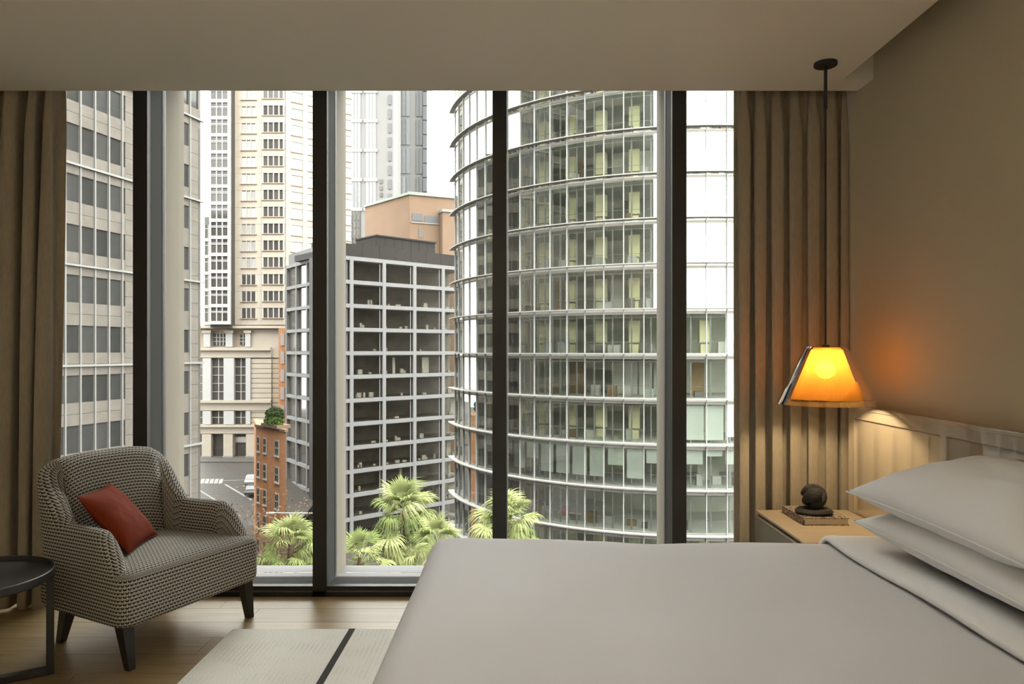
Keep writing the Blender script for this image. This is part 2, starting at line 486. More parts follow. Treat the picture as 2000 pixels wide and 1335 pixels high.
def turned_sheet():
    # the top sheet folded back over the duvet at the pillow end
    xa, xb, ya, yb = 1.105, 1.40, 0.93, 2.545
    prof = [(xb, 0.0), (xa + 0.05, 0.004), (xa + 0.02, 0.006), (xa + 0.004, 0.004), (xa, -0.002), (xa + 0.004, -0.006)]
    nv = 90
    v = []
    for (x, dz) in prof:
        for j in range(nv):
            q = ya - 0.38 + (yb - ya + 0.76) * j / (nv - 1)
            yy, dy = drape(q, ya, yb, 0.090)
            n1 = noise.noise(Vector((x * 2.3, yy * 2.0, 0.3))) * 0.010 + noise.noise(Vector((yy * 3.0, 4.2, 0))) * 0.006 * (x < 1.2)
            v.append((x + noise.noise(Vector((yy * 2.0, 9, 0))) * 0.012, yy + 0.008 * (dy > 0.02) * (1 if q > 1.7 else -1), 0.650 - dy + dz + n1))
    o = mesh('folded_sheet', v, grid_faces(len(prof), nv), 'white_cotton', smooth=True)
    sd = o.modifiers.new('thick', 'SOLIDIFY'); sd.thickness = 0.006; sd.offset = 1
    return recalc(o)
tag(turned_sheet(), 'white sheet hem folded back over the duvet below the pillows', 'sheet')

def pillow(name, label, cx, cy, cz, a, b, T, tilt, seed, m='white_cotton', rz=0.0):
    """a along x (half), b along y (half), T half thickness"""
    n = 40
    def pt(i, j, s):
        u, t = -1 + 2 * i / n, -1 + 2 * j / n
        x = a * u * (1 - 0.055 * (1 - t * t) ** 1.2)
        y = b * t * (1 - 0.055 * (1 - u * u) ** 1.2)
        h = max(0.0, (1 - abs(u) ** 2.6) * (1 - abs(t) ** 3.2)) ** 0.62
        wr = noise.noise(Vector((u * 2.2 + seed, t * 2.8, s))) * 0.10 + noise.noise(Vector((u * 6 + seed, t * 7, s * 2.))) * 0.03
        z = s * T * h * (1 + wr)
        return (x, y, z)
    v, f = [], []
    for s in (1, -1):
        b0 = len(v)
        v += [pt(i, j, s) for i in range(n + 1) for j in range(n + 1)]
        f += grid_faces(n + 1, n + 1, b0)
    o = mesh(name, v, f, m, loc=(cx, cy, cz), rot=(0, tilt, rz), smooth=True)
    bm = bmesh.new(); bm.from_mesh(o.data)
    bmesh.ops.remove_doubles(bm, verts=bm.verts, dist=1e-5)
    bmesh.ops.recalc_face_normals(bm, faces=bm.faces); bm.to_mesh(o.data); bm.free()
    # piped seam around the edge
    ring = [pt(0, j, 1) for j in range(n)] + [pt(i, n, 1) for i in range(n)] + [pt(n, n - j, 1) for j in range(n)] + [pt(n - i, 0, 1) for i in range(n)]
    tv, tf = tube(ring, 0.0028, 6, True)
    mesh('seam', tv, tf, m, o, smooth=True)
    return tag(o, label, 'pillow')
pillow('pillow', 'white pillow lying directly on the bed, lower of the two', 1.412, 2.03, 0.745, 0.245, 0.47, 0.082, -0.08, 1.0)
pillow('pillow', 'white pillow resting on top of the other pillow against the headboard', 1.400, 2.06, 0.876, 0.245, 0.47, 0.095, -0.22, 5.0)

# ------------------------------------------------------------------ nightstand and what stands on it
NX0, NX1, NY0, NY1, NZ = 1.20, 1.66, 2.99, 3.61, 0.517
ns = empty('nightstand', (1.43, 3.30, 0), label='low taupe bedside cabinet between the bed and the right curtain', cat='nightstand')
no = (1.43, 3.30, 0)
box('cabinet_top', NX0, NX1, NY0, NY1, NZ - 0.010, NZ, 'night_top', ns, 0.002, no)
box('shadow_gap', NX0 + 0.012, NX1, NY0 + 0.012, NY1 - 0.004, NZ - 0.022, NZ - 0.010, 'night_dark', ns, off=no)
box('body', NX0 + 0.014, NX1, NY0 + 0.006, NY1 - 0.002, 0.06, NZ - 0.022, 'night_dark', ns, off=no)
box('plinth', NX0 + 0.05, NX1, NY0 + 0.04, NY1 - 0.03, 0.0, 0.06, 'night_dark', ns, off=no)
for z0, z1 in ((0.065, 0.275), (0.281, NZ - 0.036)):
    box('drawer_front', NX0, NX0 + 0.016, NY0 + 0.004, NY1 - 0.002, z0, z1, 'night_side', ns, 0.002, no)
box('edge_strip', NX0 + 0.001, NX0 + 0.014, NY0 + 0.004, NY1 - 0.002, NZ - 0.034, NZ - 0.024, 'night_top', ns, off=no)

BX0, BX1, BY0, BY1 = 1.318, 1.522, 3.285, 3.555
bk = empty('book', (1.42, 3.42, NZ), (0, 0, 0.0), 'hardback book with a pale patterned cover lying on the bedside cabinet', 'book')
bko = (1.42, 3.42, NZ)
def cover_mat():
    m, nt, b = new_mat('book_cover')
    N, K = nt.nodes.new, nt.links.new
    tc = N('ShaderNodeTexCoord')
    vo = N('ShaderNodeTexVoronoi'); vo.inputs['Scale'].default_value = 75; vo.feature = 'DISTANCE_TO_EDGE'
    nz = N('ShaderNodeTexNoise'); nz.inputs['Scale'].default_value = 22
    K(tc.outputs['Object'], vo.inputs['Vector'])
    r = N('ShaderNodeValToRGB'); r.color_ramp.elements[0].color = (0.07, 0.05, 0.04, 1); r.color_ramp.elements[1].color = (0.58, 0.50, 0.40, 1)
    r.color_ramp.elements[0].position = 0.08; r.color_ramp.elements[1].position = 0.20
    K(vo.outputs['Distance'], r.inputs[0]); K(r.outputs[0], b.inputs['Base Color']); b.inputs['Roughness'].default_value = 0.5
cover_mat()
box('cover', BX0, BX1, BY0, BY1, NZ, NZ + 0.003, 'book_cover', bk, off=bko)
box('cover', BX0, BX1, BY0, BY1, NZ + 0.031, NZ + 0.034, 'book_cover', bk, off=bko)
box('spine', BX0 - 0.003, BX0 + 0.001, BY0, BY1, NZ, NZ + 0.034, 'book_cover', bk, 0.001, off=bko)
box('page_block', BX0 + 0.001, BX1 - 0.004, BY0 + 0.004, BY1 - 0.004, NZ + 0.003, NZ + 0.031, 'paper', bk, off=bko)

SZ = NZ + 0.034
kn = empty('knot_sculpture', (1.402, 3.38, SZ + 0.0008), label='dark stone knot ornament standing on the book', cat='ornament')
# irregular slab foot
bv, bf = [], []
ring = 14
for k, (rr, z) in enumerate(((0.0, 0.0), (0.078, 0.0), (0.086, 0.012), (0.074, 0.024), (0.045, 0.030), (0.0, 0.031))):
    for i in range(ring):
        an = 2 * math.pi * i / ring
        j = 1 + 0.16 * noise.noise(Vector((math.cos(an) * 1.7, math.sin(an) * 1.7, k * .5)))
        bv.append((rr * j * math.cos(an) * 1.05, rr * j * math.sin(an) * 0.85, z))
bf = []
for k in range(5):
    for i in range(ring):
        bf.append((k * ring + i, k * ring + (i + 1) % ring, (k + 1) * ring + (i + 1) % ring, (k + 1) * ring + i))
mesh('slab_foot', bv, bf, 'dark_stone', kn)
def knot_ball(R):
    # a ball wound from two thick bands: deep grooves follow a baseball-seam curve
    seam = []
    for i in range(160):
        t = 2 * math.pi * i / 160
        seam.append(Vector((0.72 * math.cos(t) + 0.28 * math.cos(3 * t), 0.72 * math.sin(t) - 0.28 * math.sin(3 * t), 0.90 * math.sin(2 * t))).normalized())
    v, nu, nv = [], 64, 40
    for i in range(nu):
        for j in range(nv):
            th, ph = 2 * math.pi * i / nu, math.pi * (j + .5) / nv
            d = Vector((math.cos(th) * math.sin(ph), math.sin(th) * math.sin(ph), math.cos(ph)))
            a = math.acos(max(-1, min(1, max(d.dot(q) for q in seam))))
            k = 1 - 0.30 * math.exp(-(a / 0.16) ** 2) + 0.06 * math.sin(min(a, 1.0) * 2.2)
            v.append(tuple(d * R * k))
    f = grid_faces(nu, nv, 0, True)
    f.append(tuple(i * nv for i in range(nu))); f.append(tuple(i * nv + nv - 1 for i in reversed(range(nu))))
    return v, f
kb_v, kb_f = knot_ball(0.056)
recalc(mesh('knot', kb_v, kb_f, 'dark_stone', kn, loc=(-0.004, 0, 0.080), rot=(0.5, 0.9, 0.4), smooth=True))

# ------------------------------------------------------------------ pendant lamp
LX, LY = 1.407, 3.27
lamp = empty('pendant_lamp', (LX, LY, ZC), label='pendant lamp with glowing amber glass cone shade over the bedside cabinet', cat='lamp')
v, f = lathe([(0.0, 0.0), (0.051, 0.0), (0.051, -0.012), (0.048, -0.015), (0.0, -0.015)], 40)
mesh('canopy', v, f, 'black_metal', lamp)
v, f = lathe([(0.0, -0.015), (0.0075, -0.015), (0.0075, -0.21), (0.0, -0.21)], 16)
mesh('stem', v, f, 'black_metal', lamp)
v, f = lathe([(0.0045, -0.21), (0.0045, -1.29)], 10)
mesh('cable', v, f, 'black_metal', lamp)
ZS = 1.335 - ZC
def amber(name, trans, clear, tl, gl):
    m = bpy.data.materials.new(name); m.use_nodes = True; M[name] = m
    nt = m.node_tree; nt.nodes.clear()
    N, K = nt.nodes.new, nt.links.new
    o = N('ShaderNodeOutputMaterial'); m1 = N('ShaderNodeMixShader'); m2 = N('ShaderNodeMixShader')
    t = N('ShaderNodeBsdfTransparent'); t.inputs[0].default_value = (*clear, 1)
    d = N('ShaderNodeBsdfTranslucent'); d.inputs[0].default_value = (*trans, 1)
    g = N('ShaderNodeBsdfGlossy'); g.inputs['Roughness'].default_value = 0.05
    fr = N('ShaderNodeFresnel'); fr.inputs['IOR'].default_value = gl
    tcn = N('ShaderNodeTexCoord'); nz = N('ShaderNodeTexNoise'); nz.inputs['Scale'].default_value = 14
    K(tcn.outputs['Object'], nz.inputs['Vector'])
    mr = N('ShaderNodeMapRange'); mr.inputs['To Min'].default_value = tl - 0.06; mr.inputs['To Max'].default_value = tl + 0.06
    K(nz.outputs['Fac'], mr.inputs[0]); K(mr.outputs[0], m1.inputs[0])
    K(t.outputs[0], m1.inputs[1]); K(d.outputs[0], m1.inputs[2])
    K(fr.outputs[0], m2.inputs[0]); K(m1.outputs[0], m2.inputs[1]); K(g.outputs[0], m2.inputs[2]); K(m2.outputs[0], o.inputs[0])
amber('amber_glass', (0.42, 0.31, 0.15), (0.78, 0.49, 0.20), 0.76, 1.20)
amber('smoke_glass', (0.50, 0.34, 0.16), (0.93, 0.80, 0.60), 0.08, 1.22)
# inner amber cone and outer clear cone, both faceted slightly by their own glass thickness
v, f = lathe([(0.012, 0.0), (0.080, -0.002), (0.086, -0.010), (0.198, -0.232), (0.195, -0.234), (0.082, -0.013), (0.012, -0.004)], 64)
mesh('inner_shade', v, f, 'amber_glass', lamp, (0.006, 0, ZS - 0.001), smooth=False)
v, f = lathe([(0.014, 0.003), (0.086, 0.001), (0.092, -0.008), (0.210, -0.262), (0.2075, -0.262), (0.089, -0.010), (0.014, 0.0005)], 72)
mesh('outer_shade', v, f, 'smoke_glass', lamp, (0, 0, ZS + 0.002), smooth=False)
v, f = lathe([(0.0, 0.012), (0.016, 0.010), (0.018, -0.010), (0.016, -0.055), (0.0, -0.056)], 20)
mesh('lamp_holder', v, f, 'black_metal', lamp, (0, 0, ZS))
bulbm = bpy.data.materials.new('bulb_glow'); bulbm.use_nodes = True; M['bulb_glow'] = bulbm
bb = bulbm.node_tree.nodes['Principled BSDF']
bb.inputs['Base Color'].default_value = (1, .9, .7, 1)
bb.inputs['Emission Color'].default_value = (1.0, 0.75, 0.44, 1); bb.inputs['Emission Strength'].default_value = 250.0
v, f = lathe([(0.0, 0.0)] + [(0.043 * math.sin(a * math.pi / 12), -0.043 + 0.043 * math.cos(a * math.pi / 12)) for a in range(1, 12)] + [(0.0, -0.086)], 24)
mesh('bulb', v, f, 'bulb_glow', lamp, (0, 0, ZS - 0.058), smooth=True)

# ------------------------------------------------------------------ unseen uplighters added behind the camera as fill light
FILL_LIGHT = 255.0
ulm = bpy.data.materials.new('fill_glow'); ulm.use_nodes = True; M['fill_glow'] = ulm
ub = ulm.node_tree.nodes['Principled BSDF']
ub.inputs['Emission Color'].default_value = (1.0, 0.92, 0.80, 1); ub.inputs['Emission Strength'].default_value = FILL_LIGHT
def uplighter(label, x, y, r=0.13):  # lamp added out of view to brighten ceiling and bed
    u = empty('fill_uplighter', (x, y, 0), label=label, cat='floor lamp', group='added fill lamps along the back wall')
    v, f = lathe([(0.0, 0.0), (0.15, 0.0), (0.15, 0.015), (0.02, 0.03), (0.0, 0.03)], 32); mesh('base', v, f, 'black_metal', u)
    v, f = lathe([(0.013, 0.03), (0.013, 1.50)], 12); mesh('pole', v, f, 'black_metal', u)
    v, f = lathe([(0.0, 1.50), (0.06, 1.50), (r + 0.03, 1.58), (r + 0.05, 1.66), (r + 0.045, 1.66), (r + 0.025, 1.585), (0.06, 1.51), (0.0, 1.51)], 36); mesh('bowl', v, f, 'black_metal', u)
    v, f = lathe([(0.0, 1.60), (r, 1.60), (r, 1.585), (0.0, 1.585)], 32); mesh('light_disc', v, f, 'fill_glow', u)
uplighter('added unseen fill lamp in the back corner nearest the bed wall', 1.25, -1.9)
uplighter('added unseen fill lamp at the middle of the back wall', -0.9, -1.9)

# ------------------------------------------------------------------ curtains
def curtain(name, label, x0, x1, yc, folds, seed, amp, z0=0.012, z1=2.78, lean=0.0):
    random.seed(seed)
    nu, nz = 240, 46
    # fold centres unevenly spaced
    ph = [0.0]
    for i in range(folds): ph.append(ph[-1] + random.uniform(0.5, 1.6))
    tot = ph[-1]
    def phase(u):
        s = u * tot
        for i in range(folds):
            if ph[i] <= s <= ph[i + 1] + 1e-9: return i + (s - ph[i]) / (ph[i + 1] - ph[i])
        return folds
    am = [random.uniform(0.65, 1.2) for _ in range(folds + 2)]
    v = []
    for i in range(nu):
        u = i / (nu - 1)
        p = phase(u); k = int(min(p, folds - 1)); a = am[k] * (1 - (p - k)) + am[k + 1] * (p - k)
        for j in range(nz):
            t = j / (nz - 1)
            z = z0 + (z1 - z0) * t
            top = smoothstep(0.86, 1.0, t)
            wob = 0.35 * noise.noise(Vector((u * 3 + seed, t * 1.6, 0)))
            c = math.cos(2 * math.pi * (p + wob * 0.35 * (1 - top)))
            c = math.copysign(abs(c) ** 0.9, c)
            y = yc + amp * a * c * (1 - 0.55 * top) + 0.010 * math.cos(2 * math.pi * p * 3 + seed) * top
            x = x0 + (x1 - x0) * u + 0.018 * math.sin(2 * math.pi * p * 2) * (1 - top) + lean * (1 - t) * u
            v.append((x, y, z))
    root = empty(name, ((x0 + x1) / 2, yc, 0), label=label, cat='curtain')
    o = mesh('cloth', [(a - (x0 + x1) / 2, b_ - yc, c_) for a, b_, c_ in v], grid_faces(nu, nz), 'curtain_cloth', root, smooth=True)
    sd = o.modifiers.new('thick', 'SOLIDIFY'); sd.thickness = 0.004
    # header tape and hanging track inside the pocket
    hv = [v[i * nz + nz - 1] for i in range(nu)]
    tp = [(a - (x0 + x1) / 2, b_ - yc, c_ - .01) for a, b_, c_ in hv]
    tvv, tff = [], []
    for (a, b_, c_) in tp: tvv += [(a, b_ + .004, c_ - .06), (a, b_ + .004, c_)]
    tff = grid_faces(len(tp), 2)
    mesh('header_tape', tvv, tff, 'curtain_cloth', root)
    box('track', x0 - .02, x1 + .01, yc - .015, yc + .015, z1 + 0.005, z1 + .03, 'black_metal', root, off=((x0 + x1) / 2, yc, 0))
    return root
curtain('curtain', 'brown linen curtain gathered beside the lamp and the bed wall', 1.135, 1.712, 3.725, 7, 5, 0.034)
curtain('curtain', 'brown linen curtain behind the armchair at the left edge', -3.02, -2.335, 3.68, 6, 8, 0.070, lean=-0.06)

# ------------------------------------------------------------------ armchair
WA = math.atan2(0.905, 0.425)
CH_O = Vector((-1.592, 2.960, 0)) + Vector((0.425, 0.905, 0)) * 0.3235 + Vector((-0.905, 0.425, 0)) * 0.28
chair = empty('armchair', CH_O, (0, 0, WA), 'low tub armchair in black and cream woven tweed with black wooden legs', 'armchair')
# local frame: x = width (towards the window), y = backwards, origin centre of the footprint
def rounded_path(hw, yf, yr, rc, n=10):
    """U path of the outside: left front -> back left -> back right -> right front; returns points with arc length and normal"""
    pts = []
    def add(x, y, nx, ny): pts.append((x, y, nx, ny))
    for i in range(15): add(-hw[0] + (hw[0] - hw[1]) * i / 14., yf + (yr - rc - yf) * i / 14., -1, 0)
    for i in range(1, n): a = math.pi / 2 * i / n; add(-hw[1] + rc - rc * math.cos(a), yr - rc + rc * math.sin(a), -math.cos(a), math.sin(a))
    m = 2 * (hw[1] - rc)
    for i in range(17): add(-hw[1] + rc + m * i / 16., yr, 0, 1)
    for i in range(1, n): a = math.pi / 2 * (1 - i / n); add(hw[1] - rc + rc * math.cos(a), yr - rc + rc * math.sin(a), math.cos(a), math.sin(a))
    for i in range(15): add(hw[1] + (hw[0] - hw[1]) * i / 14., yr - rc + (yf - yr + rc) * i / 14., 1, 0)
    return pts
HWF, HWR = 0.370, 0.345
YF, YR, RC = -0.285, 0.335, 0.10
ZB = 0.185
path = rounded_path((HWF, HWR), YF + 0.05, YR, RC)
arc = [0.0]
for i in range(1, len(path)): arc.append(arc[-1] + math.hypot(path[i][0] - path[i - 1][0], path[i][1] - path[i - 1][1]))
TOT = arc[-1]
def top_h(x, y):
    """height of the shell's top at a point of the plan"""
    back = smoothstep(0.135, 0.305, y)
    arm = 0.395 + 0.165 * smoothstep(YF + 0.045, YF + 0.20, y) ** 0.7
    arch = 0.835 - 0.055 * (abs(x) / 0.345) ** 3.2
    return arm + (arch - arm) * back
def shell_ring(k):
    x, y, nx, ny = path[k]
    h = top_h(x, y)
    back = smoothstep(0.05, 0.30, y)
    th = 0.085 + 0.025 * back
    lean = 0.07 * back                       # the back leans rearwards towards its top
    ring = []
    def P(d, z):                              # d = distance inwards from outer face
        le = lean * max(0, (z - 0.38)) / 0.45
        return (x - nx * d + (nx * 0.0), y - ny * d + le, z)
    ring.append(P(0.0, ZB)); ring.append(P(0.0, ZB + 0.1)); ring.append(P(0.0, (ZB + h) / 2)); ring.append(P(0.0, h - th * 0.55))
    for a in range(1, 8):
        an = math.pi * a / 8
        ring.append(P(th / 2 - th / 2 * math.cos(an), h - th * 0.5 + th * 0.5 * math.sin(an)))
    ring.append(P(th, h - th * 0.55)); ring.append(P(th + 0.012 * back, max(0.36, (h + 0.36) / 2))); ring.append(P(th + 0.02 * back, 0.33))
    return ring
def shell_part(name, k0, k1, caps):
    v, uv, rings = [], [], []
    for k in range(k0, k1 + 1):
        r = shell_ring(k); s = 0.0
        for i, p in enumerate(r):
            if i: s += math.dist(p, r[i - 1])
            v.append(p)
            uv.append((arc[k], r[0][2] + s))
    nr = len(shell_ring(0))
    f = grid_faces(k1 - k0 + 1, nr)
    def cap(k, side):
        # rounded front of an arm: two shrinking rings beyond the end
        r = shell_ring(k)
        cx = sum(p[0] for p in r) / nr
        base = len(v)
        prev = (k1 - k0) * nr if side > 0 else 0
        for st, (dy, sc_) in enumerate(((0.022, 0.86), (0.036, 0.55), (0.040, 0.12))):
            for p in r:
                v.append((cx + (p[0] - cx) * sc_, p[1] - dy, p[2] if p[2] < 0.3 else p[2] - (1 - sc_) * 0.03))
                uv.append((arc[k] + (dy if side > 0 else -dy), p[2]))
            cur = len(v) - nr
            for j in range(nr - 1): f.append((prev + j, cur + j, cur + j + 1, prev + j + 1))
            prev = cur
        f.append(tuple(prev + j for j in range(nr)))
    if caps == 'start': cap(k0, -1)
    if caps == 'end': cap(k1, 1)
    o = mesh(name, v, f, 'woven_tweed', chair, smooth=True, uvs=uv)
    return recalc(o)
ka, kb = 14, len(path) - 15
shell_part('armrest', 0, ka, 'start')
shell_part('backrest', ka, kb, None)
shell_part('armrest', kb, len(path) - 1, 'end')

def seat():
    # full width block with rounded edges and a crowned top
    v, uv, f = [], [], []
    n = 48
    rim = []
    rr = 0.05
    hwf, hwr, yf, yr = HWF + 0.004, HWR - 0.004, YF - 0.012, YR - 0.006
    corners = [(hwf, yf, -90, 0), (hwr, yr, 0, 90), (-hwr, yr, 90, 180), (-hwf, yf, 180, 270)]
    for (cx, cy_, a0, a1) in corners:
        sx = cx - math.copysign(rr, cx); sy = cy_ - math.copysign(rr, cy_)
        for i in range(9):
            a = math.radians(a0 + (a1 - a0) * i / 8); rim.append((sx + rr * math.cos(a), sy + rr * math.sin(a)))
    # densify straight runs
    dense = []
    for i in range(len(rim)):
        p, q = rim[i], rim[(i + 1) % len(rim)]
        d = math.dist(p, q); m = max(1, int(d / 0.03))
        for k in range(m): dense.append((p[0] + (q[0] - p[0]) * k / m, p[1] + (q[1] - p[1]) * k / m))
    N_ = len(dense)
    al = [0.0]
    for i in range(1, N_ + 1): al.append(al[-1] + math.dist(dense[i % N_], dense[i - 1]))
    levels = [(0.012, ZB - 0.004, 0), (0.002, ZB + 0.012, 0), (0.0, ZB + 0.03, 0), (0.0, 0.30, 0), (0.0, 0.355, 0), (0.006, 0.378, 0), (0.020, 0.392, 1), (0.05, 0.401, 1), (0.10, 0.409, 1), (0.2, 0.416, 1), (0.3, 0.42, 1)]
    for (ins, z, top) in levels:
        for i in range(N_ + 1):
            x, y = dense[i % N_]
            r = math.hypot(x, y)
            if top or ins > 0.001:
                sx = (abs(x) - ins) / abs(x) if abs(x) > 1e-6 else 1; sy = (abs(y) - ins) / abs(y) if abs(y) > 1e-6 else 1
                x2, y2 = x * max(sx, 0.02), y * max(sy, 0.02)
            else: x2, y2 = x, y
            v.append((x2, y2, z))
            uv.append((x2, y2 + 0.7) if top else (al[i], z))
    W_ = N_ + 1
    for l in range(len(levels) - 1):
        for i in range(N_):
            f.append((l * W_ + i, l * W_ + i + 1, (l + 1) * W_ + i + 1, (l + 1) * W_ + i))
    f.append(tuple((len(levels) - 1) * W_ + i for i in range(N_)))
    f.append(tuple(reversed(range(N_))))
    o = mesh('seat', v, f, 'woven_tweed', chair, smooth=True, uvs=uv)
    return o
seat()
def leg(x0, y0, x1, y1, a, b_):
    v = []
    for (cx, cy_, z, h) in ((x0, y0, 0.0, a), (x1, y1, ZB + 0.006, b_)):
        v += [(cx - h, cy_ - h, z), (cx + h, cy_ - h, z), (cx + h, cy_ + h, z), (cx - h, cy_ + h, z)]
    f = [(3, 2, 1, 0), (4, 5, 6, 7), (0, 1, 5, 4), (1, 2, 6, 5), (2, 3, 7, 6), (3, 0, 4, 7)]
    return mesh('leg', v, f, 'black_wood', chair)
for s in (-1, 1):
    leg(s * 0.3235, -0.28 + 0.01, s * 0.325, -0.235, 0.015, 0.027)
    leg(s * 0.262, 0.275 + 0.0, s * 0.265, 0.21, 0.015, 0.027)

# cushion leaning in the corner of the chair
def cushion():
    o = pillow('cushion', 'small rust red velvet cushion leaning in the armchair corner', 0, 0, 0, 0.165, 0.165, 0.055, 0, 9.0, 'rust_velvet')
    o['category'] = 'cushion'
    return o
cu = cushion()

# ------------------------------------------------------------------ side table
TX, TY, TR, TZ = -2.13, 2.79, 0.28, 0.425
st = empty('side_table', (TX, TY, 0), (0, 0, math.atan2(0.14, 0.22)), 'round black metal tray side table beside the armchair', 'table')
v, f = lathe([(0.0, TZ - 0.018), (TR - 0.006, TZ - 0.018), (TR, TZ - 0.012), (TR, TZ + 0.016), (TR - 0.004, TZ + 0.018), (TR - 0.010, TZ + 0.016), (TR - 0.014, TZ), (0.0, TZ)], 72)
mesh('tray_top', v, f, 'black_metal', st, smooth=False)
lr = 0.262
for k in range(2):
    for s in (-1, 1):
        o = box('leg', s * lr - 0.014, s * lr + 0.014, -0.018, 0.018, 0.0, TZ - 0.017, 'black_metal', st, 0.002)
        if k:
            o.location = (0, s * lr, (TZ - 0.017) / 2); o.rotation_euler = (0, 0, math.pi / 2)
o = box('floor_bar', -lr + 0.014, lr - 0.014, -0.018, 0.018, 0.0, 0.028, 'black_metal', st, 0.002)
for s in (-1, 1):
    o = box('floor_bar', -0.114, 0.114, -0.018, 0.018, 0.0, 0.028, 'black_metal', st, 0.002)
    o.location = (0, s * 0.133, 0.014); o.rotation_euler = (0, 0, math.pi / 2)

# ------------------------------------------------------------------ rug
rug = empty('rug', (0.0, 1.9, 0), label='cream woven wool rug with a dark stripe under the bed', cat='rug')
box('rug_field', -1.337, 1.15, 0.35, 3.37, 0.001, 0.012, 'wool_rug', rug, 0.004, (0, 1.9, 0))
box('stripe', -0.789, -0.760, 0.352, 3.368, 0.010, 0.0135, 'rug_dark', rug, off=(0, 1.9, 0))

#=MARK exterior
def place_cushion():
    e1 = Vector((0.845, 0.535, 0)).normalized()
    al = math.radians(40)
    back = Vector((-0.535, 0.845, 0)).normalized()
    e2 = Vector((0, 0, 1)) * math.cos(al) + back * math.sin(al)
    n = e1.cross(e2)
    b0 = Vector((-0.19, -0.08, 0.428)); c = b0 + e1 * 0.163 + e2 * 0.16 + n * 0.0
    R = Matrix((e1, e2, n)).transposed().to_4x4()
    CM = Matrix.Translation(CH_O) @ Matrix.Rotation(WA, 4, 'Z')
    mw = CM @ Matrix.Translation(c) @ R
    cu.location = mw.to_translation(); cu.rotation_euler = mw.to_euler()
place_cushion()

# ================================================================== outside
# ------------------------------------------------------------------ materials
mat('grey_stone', (0.1010, 0.0914, 0.0797), 0.8, 0.12, 1.2)
mat('pale_trim', (0.1608, 0.1581, 0.1503), 0.6, 0.04, 1.0)
mat('cream_stone', (0.2215, 0.1943, 0.1602), 0.8, 0.05, 0.5)
mat('cream_stone_warm', (0.2088, 0.1708, 0.1289), 0.8, 0.06, 0.6)
mat('white_paint', (0.2308, 0.2276, 0.2208), 0.6, 0.03, 0.6)
mat('tower_white', (0.1089, 0.1071, 0.1037), 0.7, 0.03, 0.3)
mat('pale_grey', (0.1373, 0.1373, 0.1373), 0.6, 0.05, 0.4)
mat('steel_grey', (0.0709, 0.0732, 0.0756), 0.45, 0.05, 0.6)
mat('brick', (0.2886, 0.1409, 0.0728), 0.85, 0.18, 3.0)
mat('terracotta', (0.1177, 0.0802, 0.0559), 0.85, 0.08, 0.25)
mat('copper_green', (0.1418, 0.1620, 0.1418), 0.6, 0.08, 0.5)
mat('grid_white', (0.1134, 0.1134, 0.1134), 0.6, 0.05, 0.5)
mat('grid_dark', (0.0285, 0.0270, 0.0263), 0.5, 0.15, 0.6)
mat('roof_slate', (0.0161, 0.0145, 0.0136), 0.6, 0.08, 0.5)
mat('office_dark', (0.1872, 0.1779, 0.1684), 0.9, 0.3, 0.6)
mat('office_white', (0.4950, 0.4950, 0.4770), 0.8, 0.06, 1.0)
mat('asphalt', (0.0341, 0.0316, 0.0291), 0.55, 0.2, 0.4, col2=(0.030, 0.027, 0.024))
mat('paving', (0.0439, 0.0405, 0.0360), 0.7, 0.12, 0.5)
mat('road_paint', (0.1193, 0.1155, 0.1078), 0.7, 0.1, 1.0)
mat('leaf_green', (0.0340, 0.0600, 0.0120), 0.7, 0.5, 1.5)
mat('dark_leaf', (0.0180, 0.0280, 0.0090), 0.7, 0.5, 2.0)
mat('bark', (0.0500, 0.0350, 0.0240), 0.9, 0.25, 3.0)
mat('twig', (0.0750, 0.0550, 0.0385), 0.9, 0.25, 3.0)
mat('dead_frond', (0.1000, 0.0585, 0.0300), 0.85, 0.2, 2.0)
mat('floor_slab', (0.6300, 0.6300, 0.6000), 0.8, 0.04, 0.5)
mat('tower_beige', (0.2795, 0.2616, 0.2365), 0.6, 0.04, 0.5)
mat('tower_metal', (0.2916, 0.2965, 0.2867), 0.45, 0.03, 0.5)
mat('partition_yellow', (0.74, 0.70, 0.46), 0.7, 0.05, 0.5)
mat('blind_white', (0.6336, 0.6720, 0.6336), 0.8, 0.03, 1.0)
mat('core_wall', (0.4500, 0.4500, 0.3975), 0.9, 0.15, 0.3)
mat('wood_panel', (0.2700, 0.1800, 0.0990), 0.7, 0.15, 1.0)
mat('red_plastic', (0.4400, 0.0320, 0.0320), 0.5, 0.1, 2.0)
mat('car_white', (0.1625, 0.1650, 0.1650), 0.25, 0.02, 1.0)
mat('car_black', (0.0300, 0.0300, 0.0300), 0.3, 0.1, 1.0)
mat('ledge_grey', (0.2295, 0.2228, 0.2093), 0.6, 0.04, 0.5)
for _n in ('grey_stone', 'pale_trim', 'cream_stone', 'cream_stone_warm', 'white_paint', 'tower_white', 'pale_grey', 'steel_grey', 'brick', 'terracotta', 'copper_green', 'grid_white', 'grid_dark', 'roof_slate', 'office_dark', 'office_white', 'asphalt', 'paving', 'road_paint', 'leaf_green', 'dark_leaf', 'bark', 'twig', 'dead_frond', 'floor_slab', 'tower_beige', 'tower_metal', 'partition_yellow', 'blind_white', 'core_wall', 'wood_panel', 'red_plastic', 'ledge_grey'):
    M[_n].node_tree.nodes['Principled BSDF'].inputs['Specular IOR Level'].default_value = 0.06   # weathered, matte
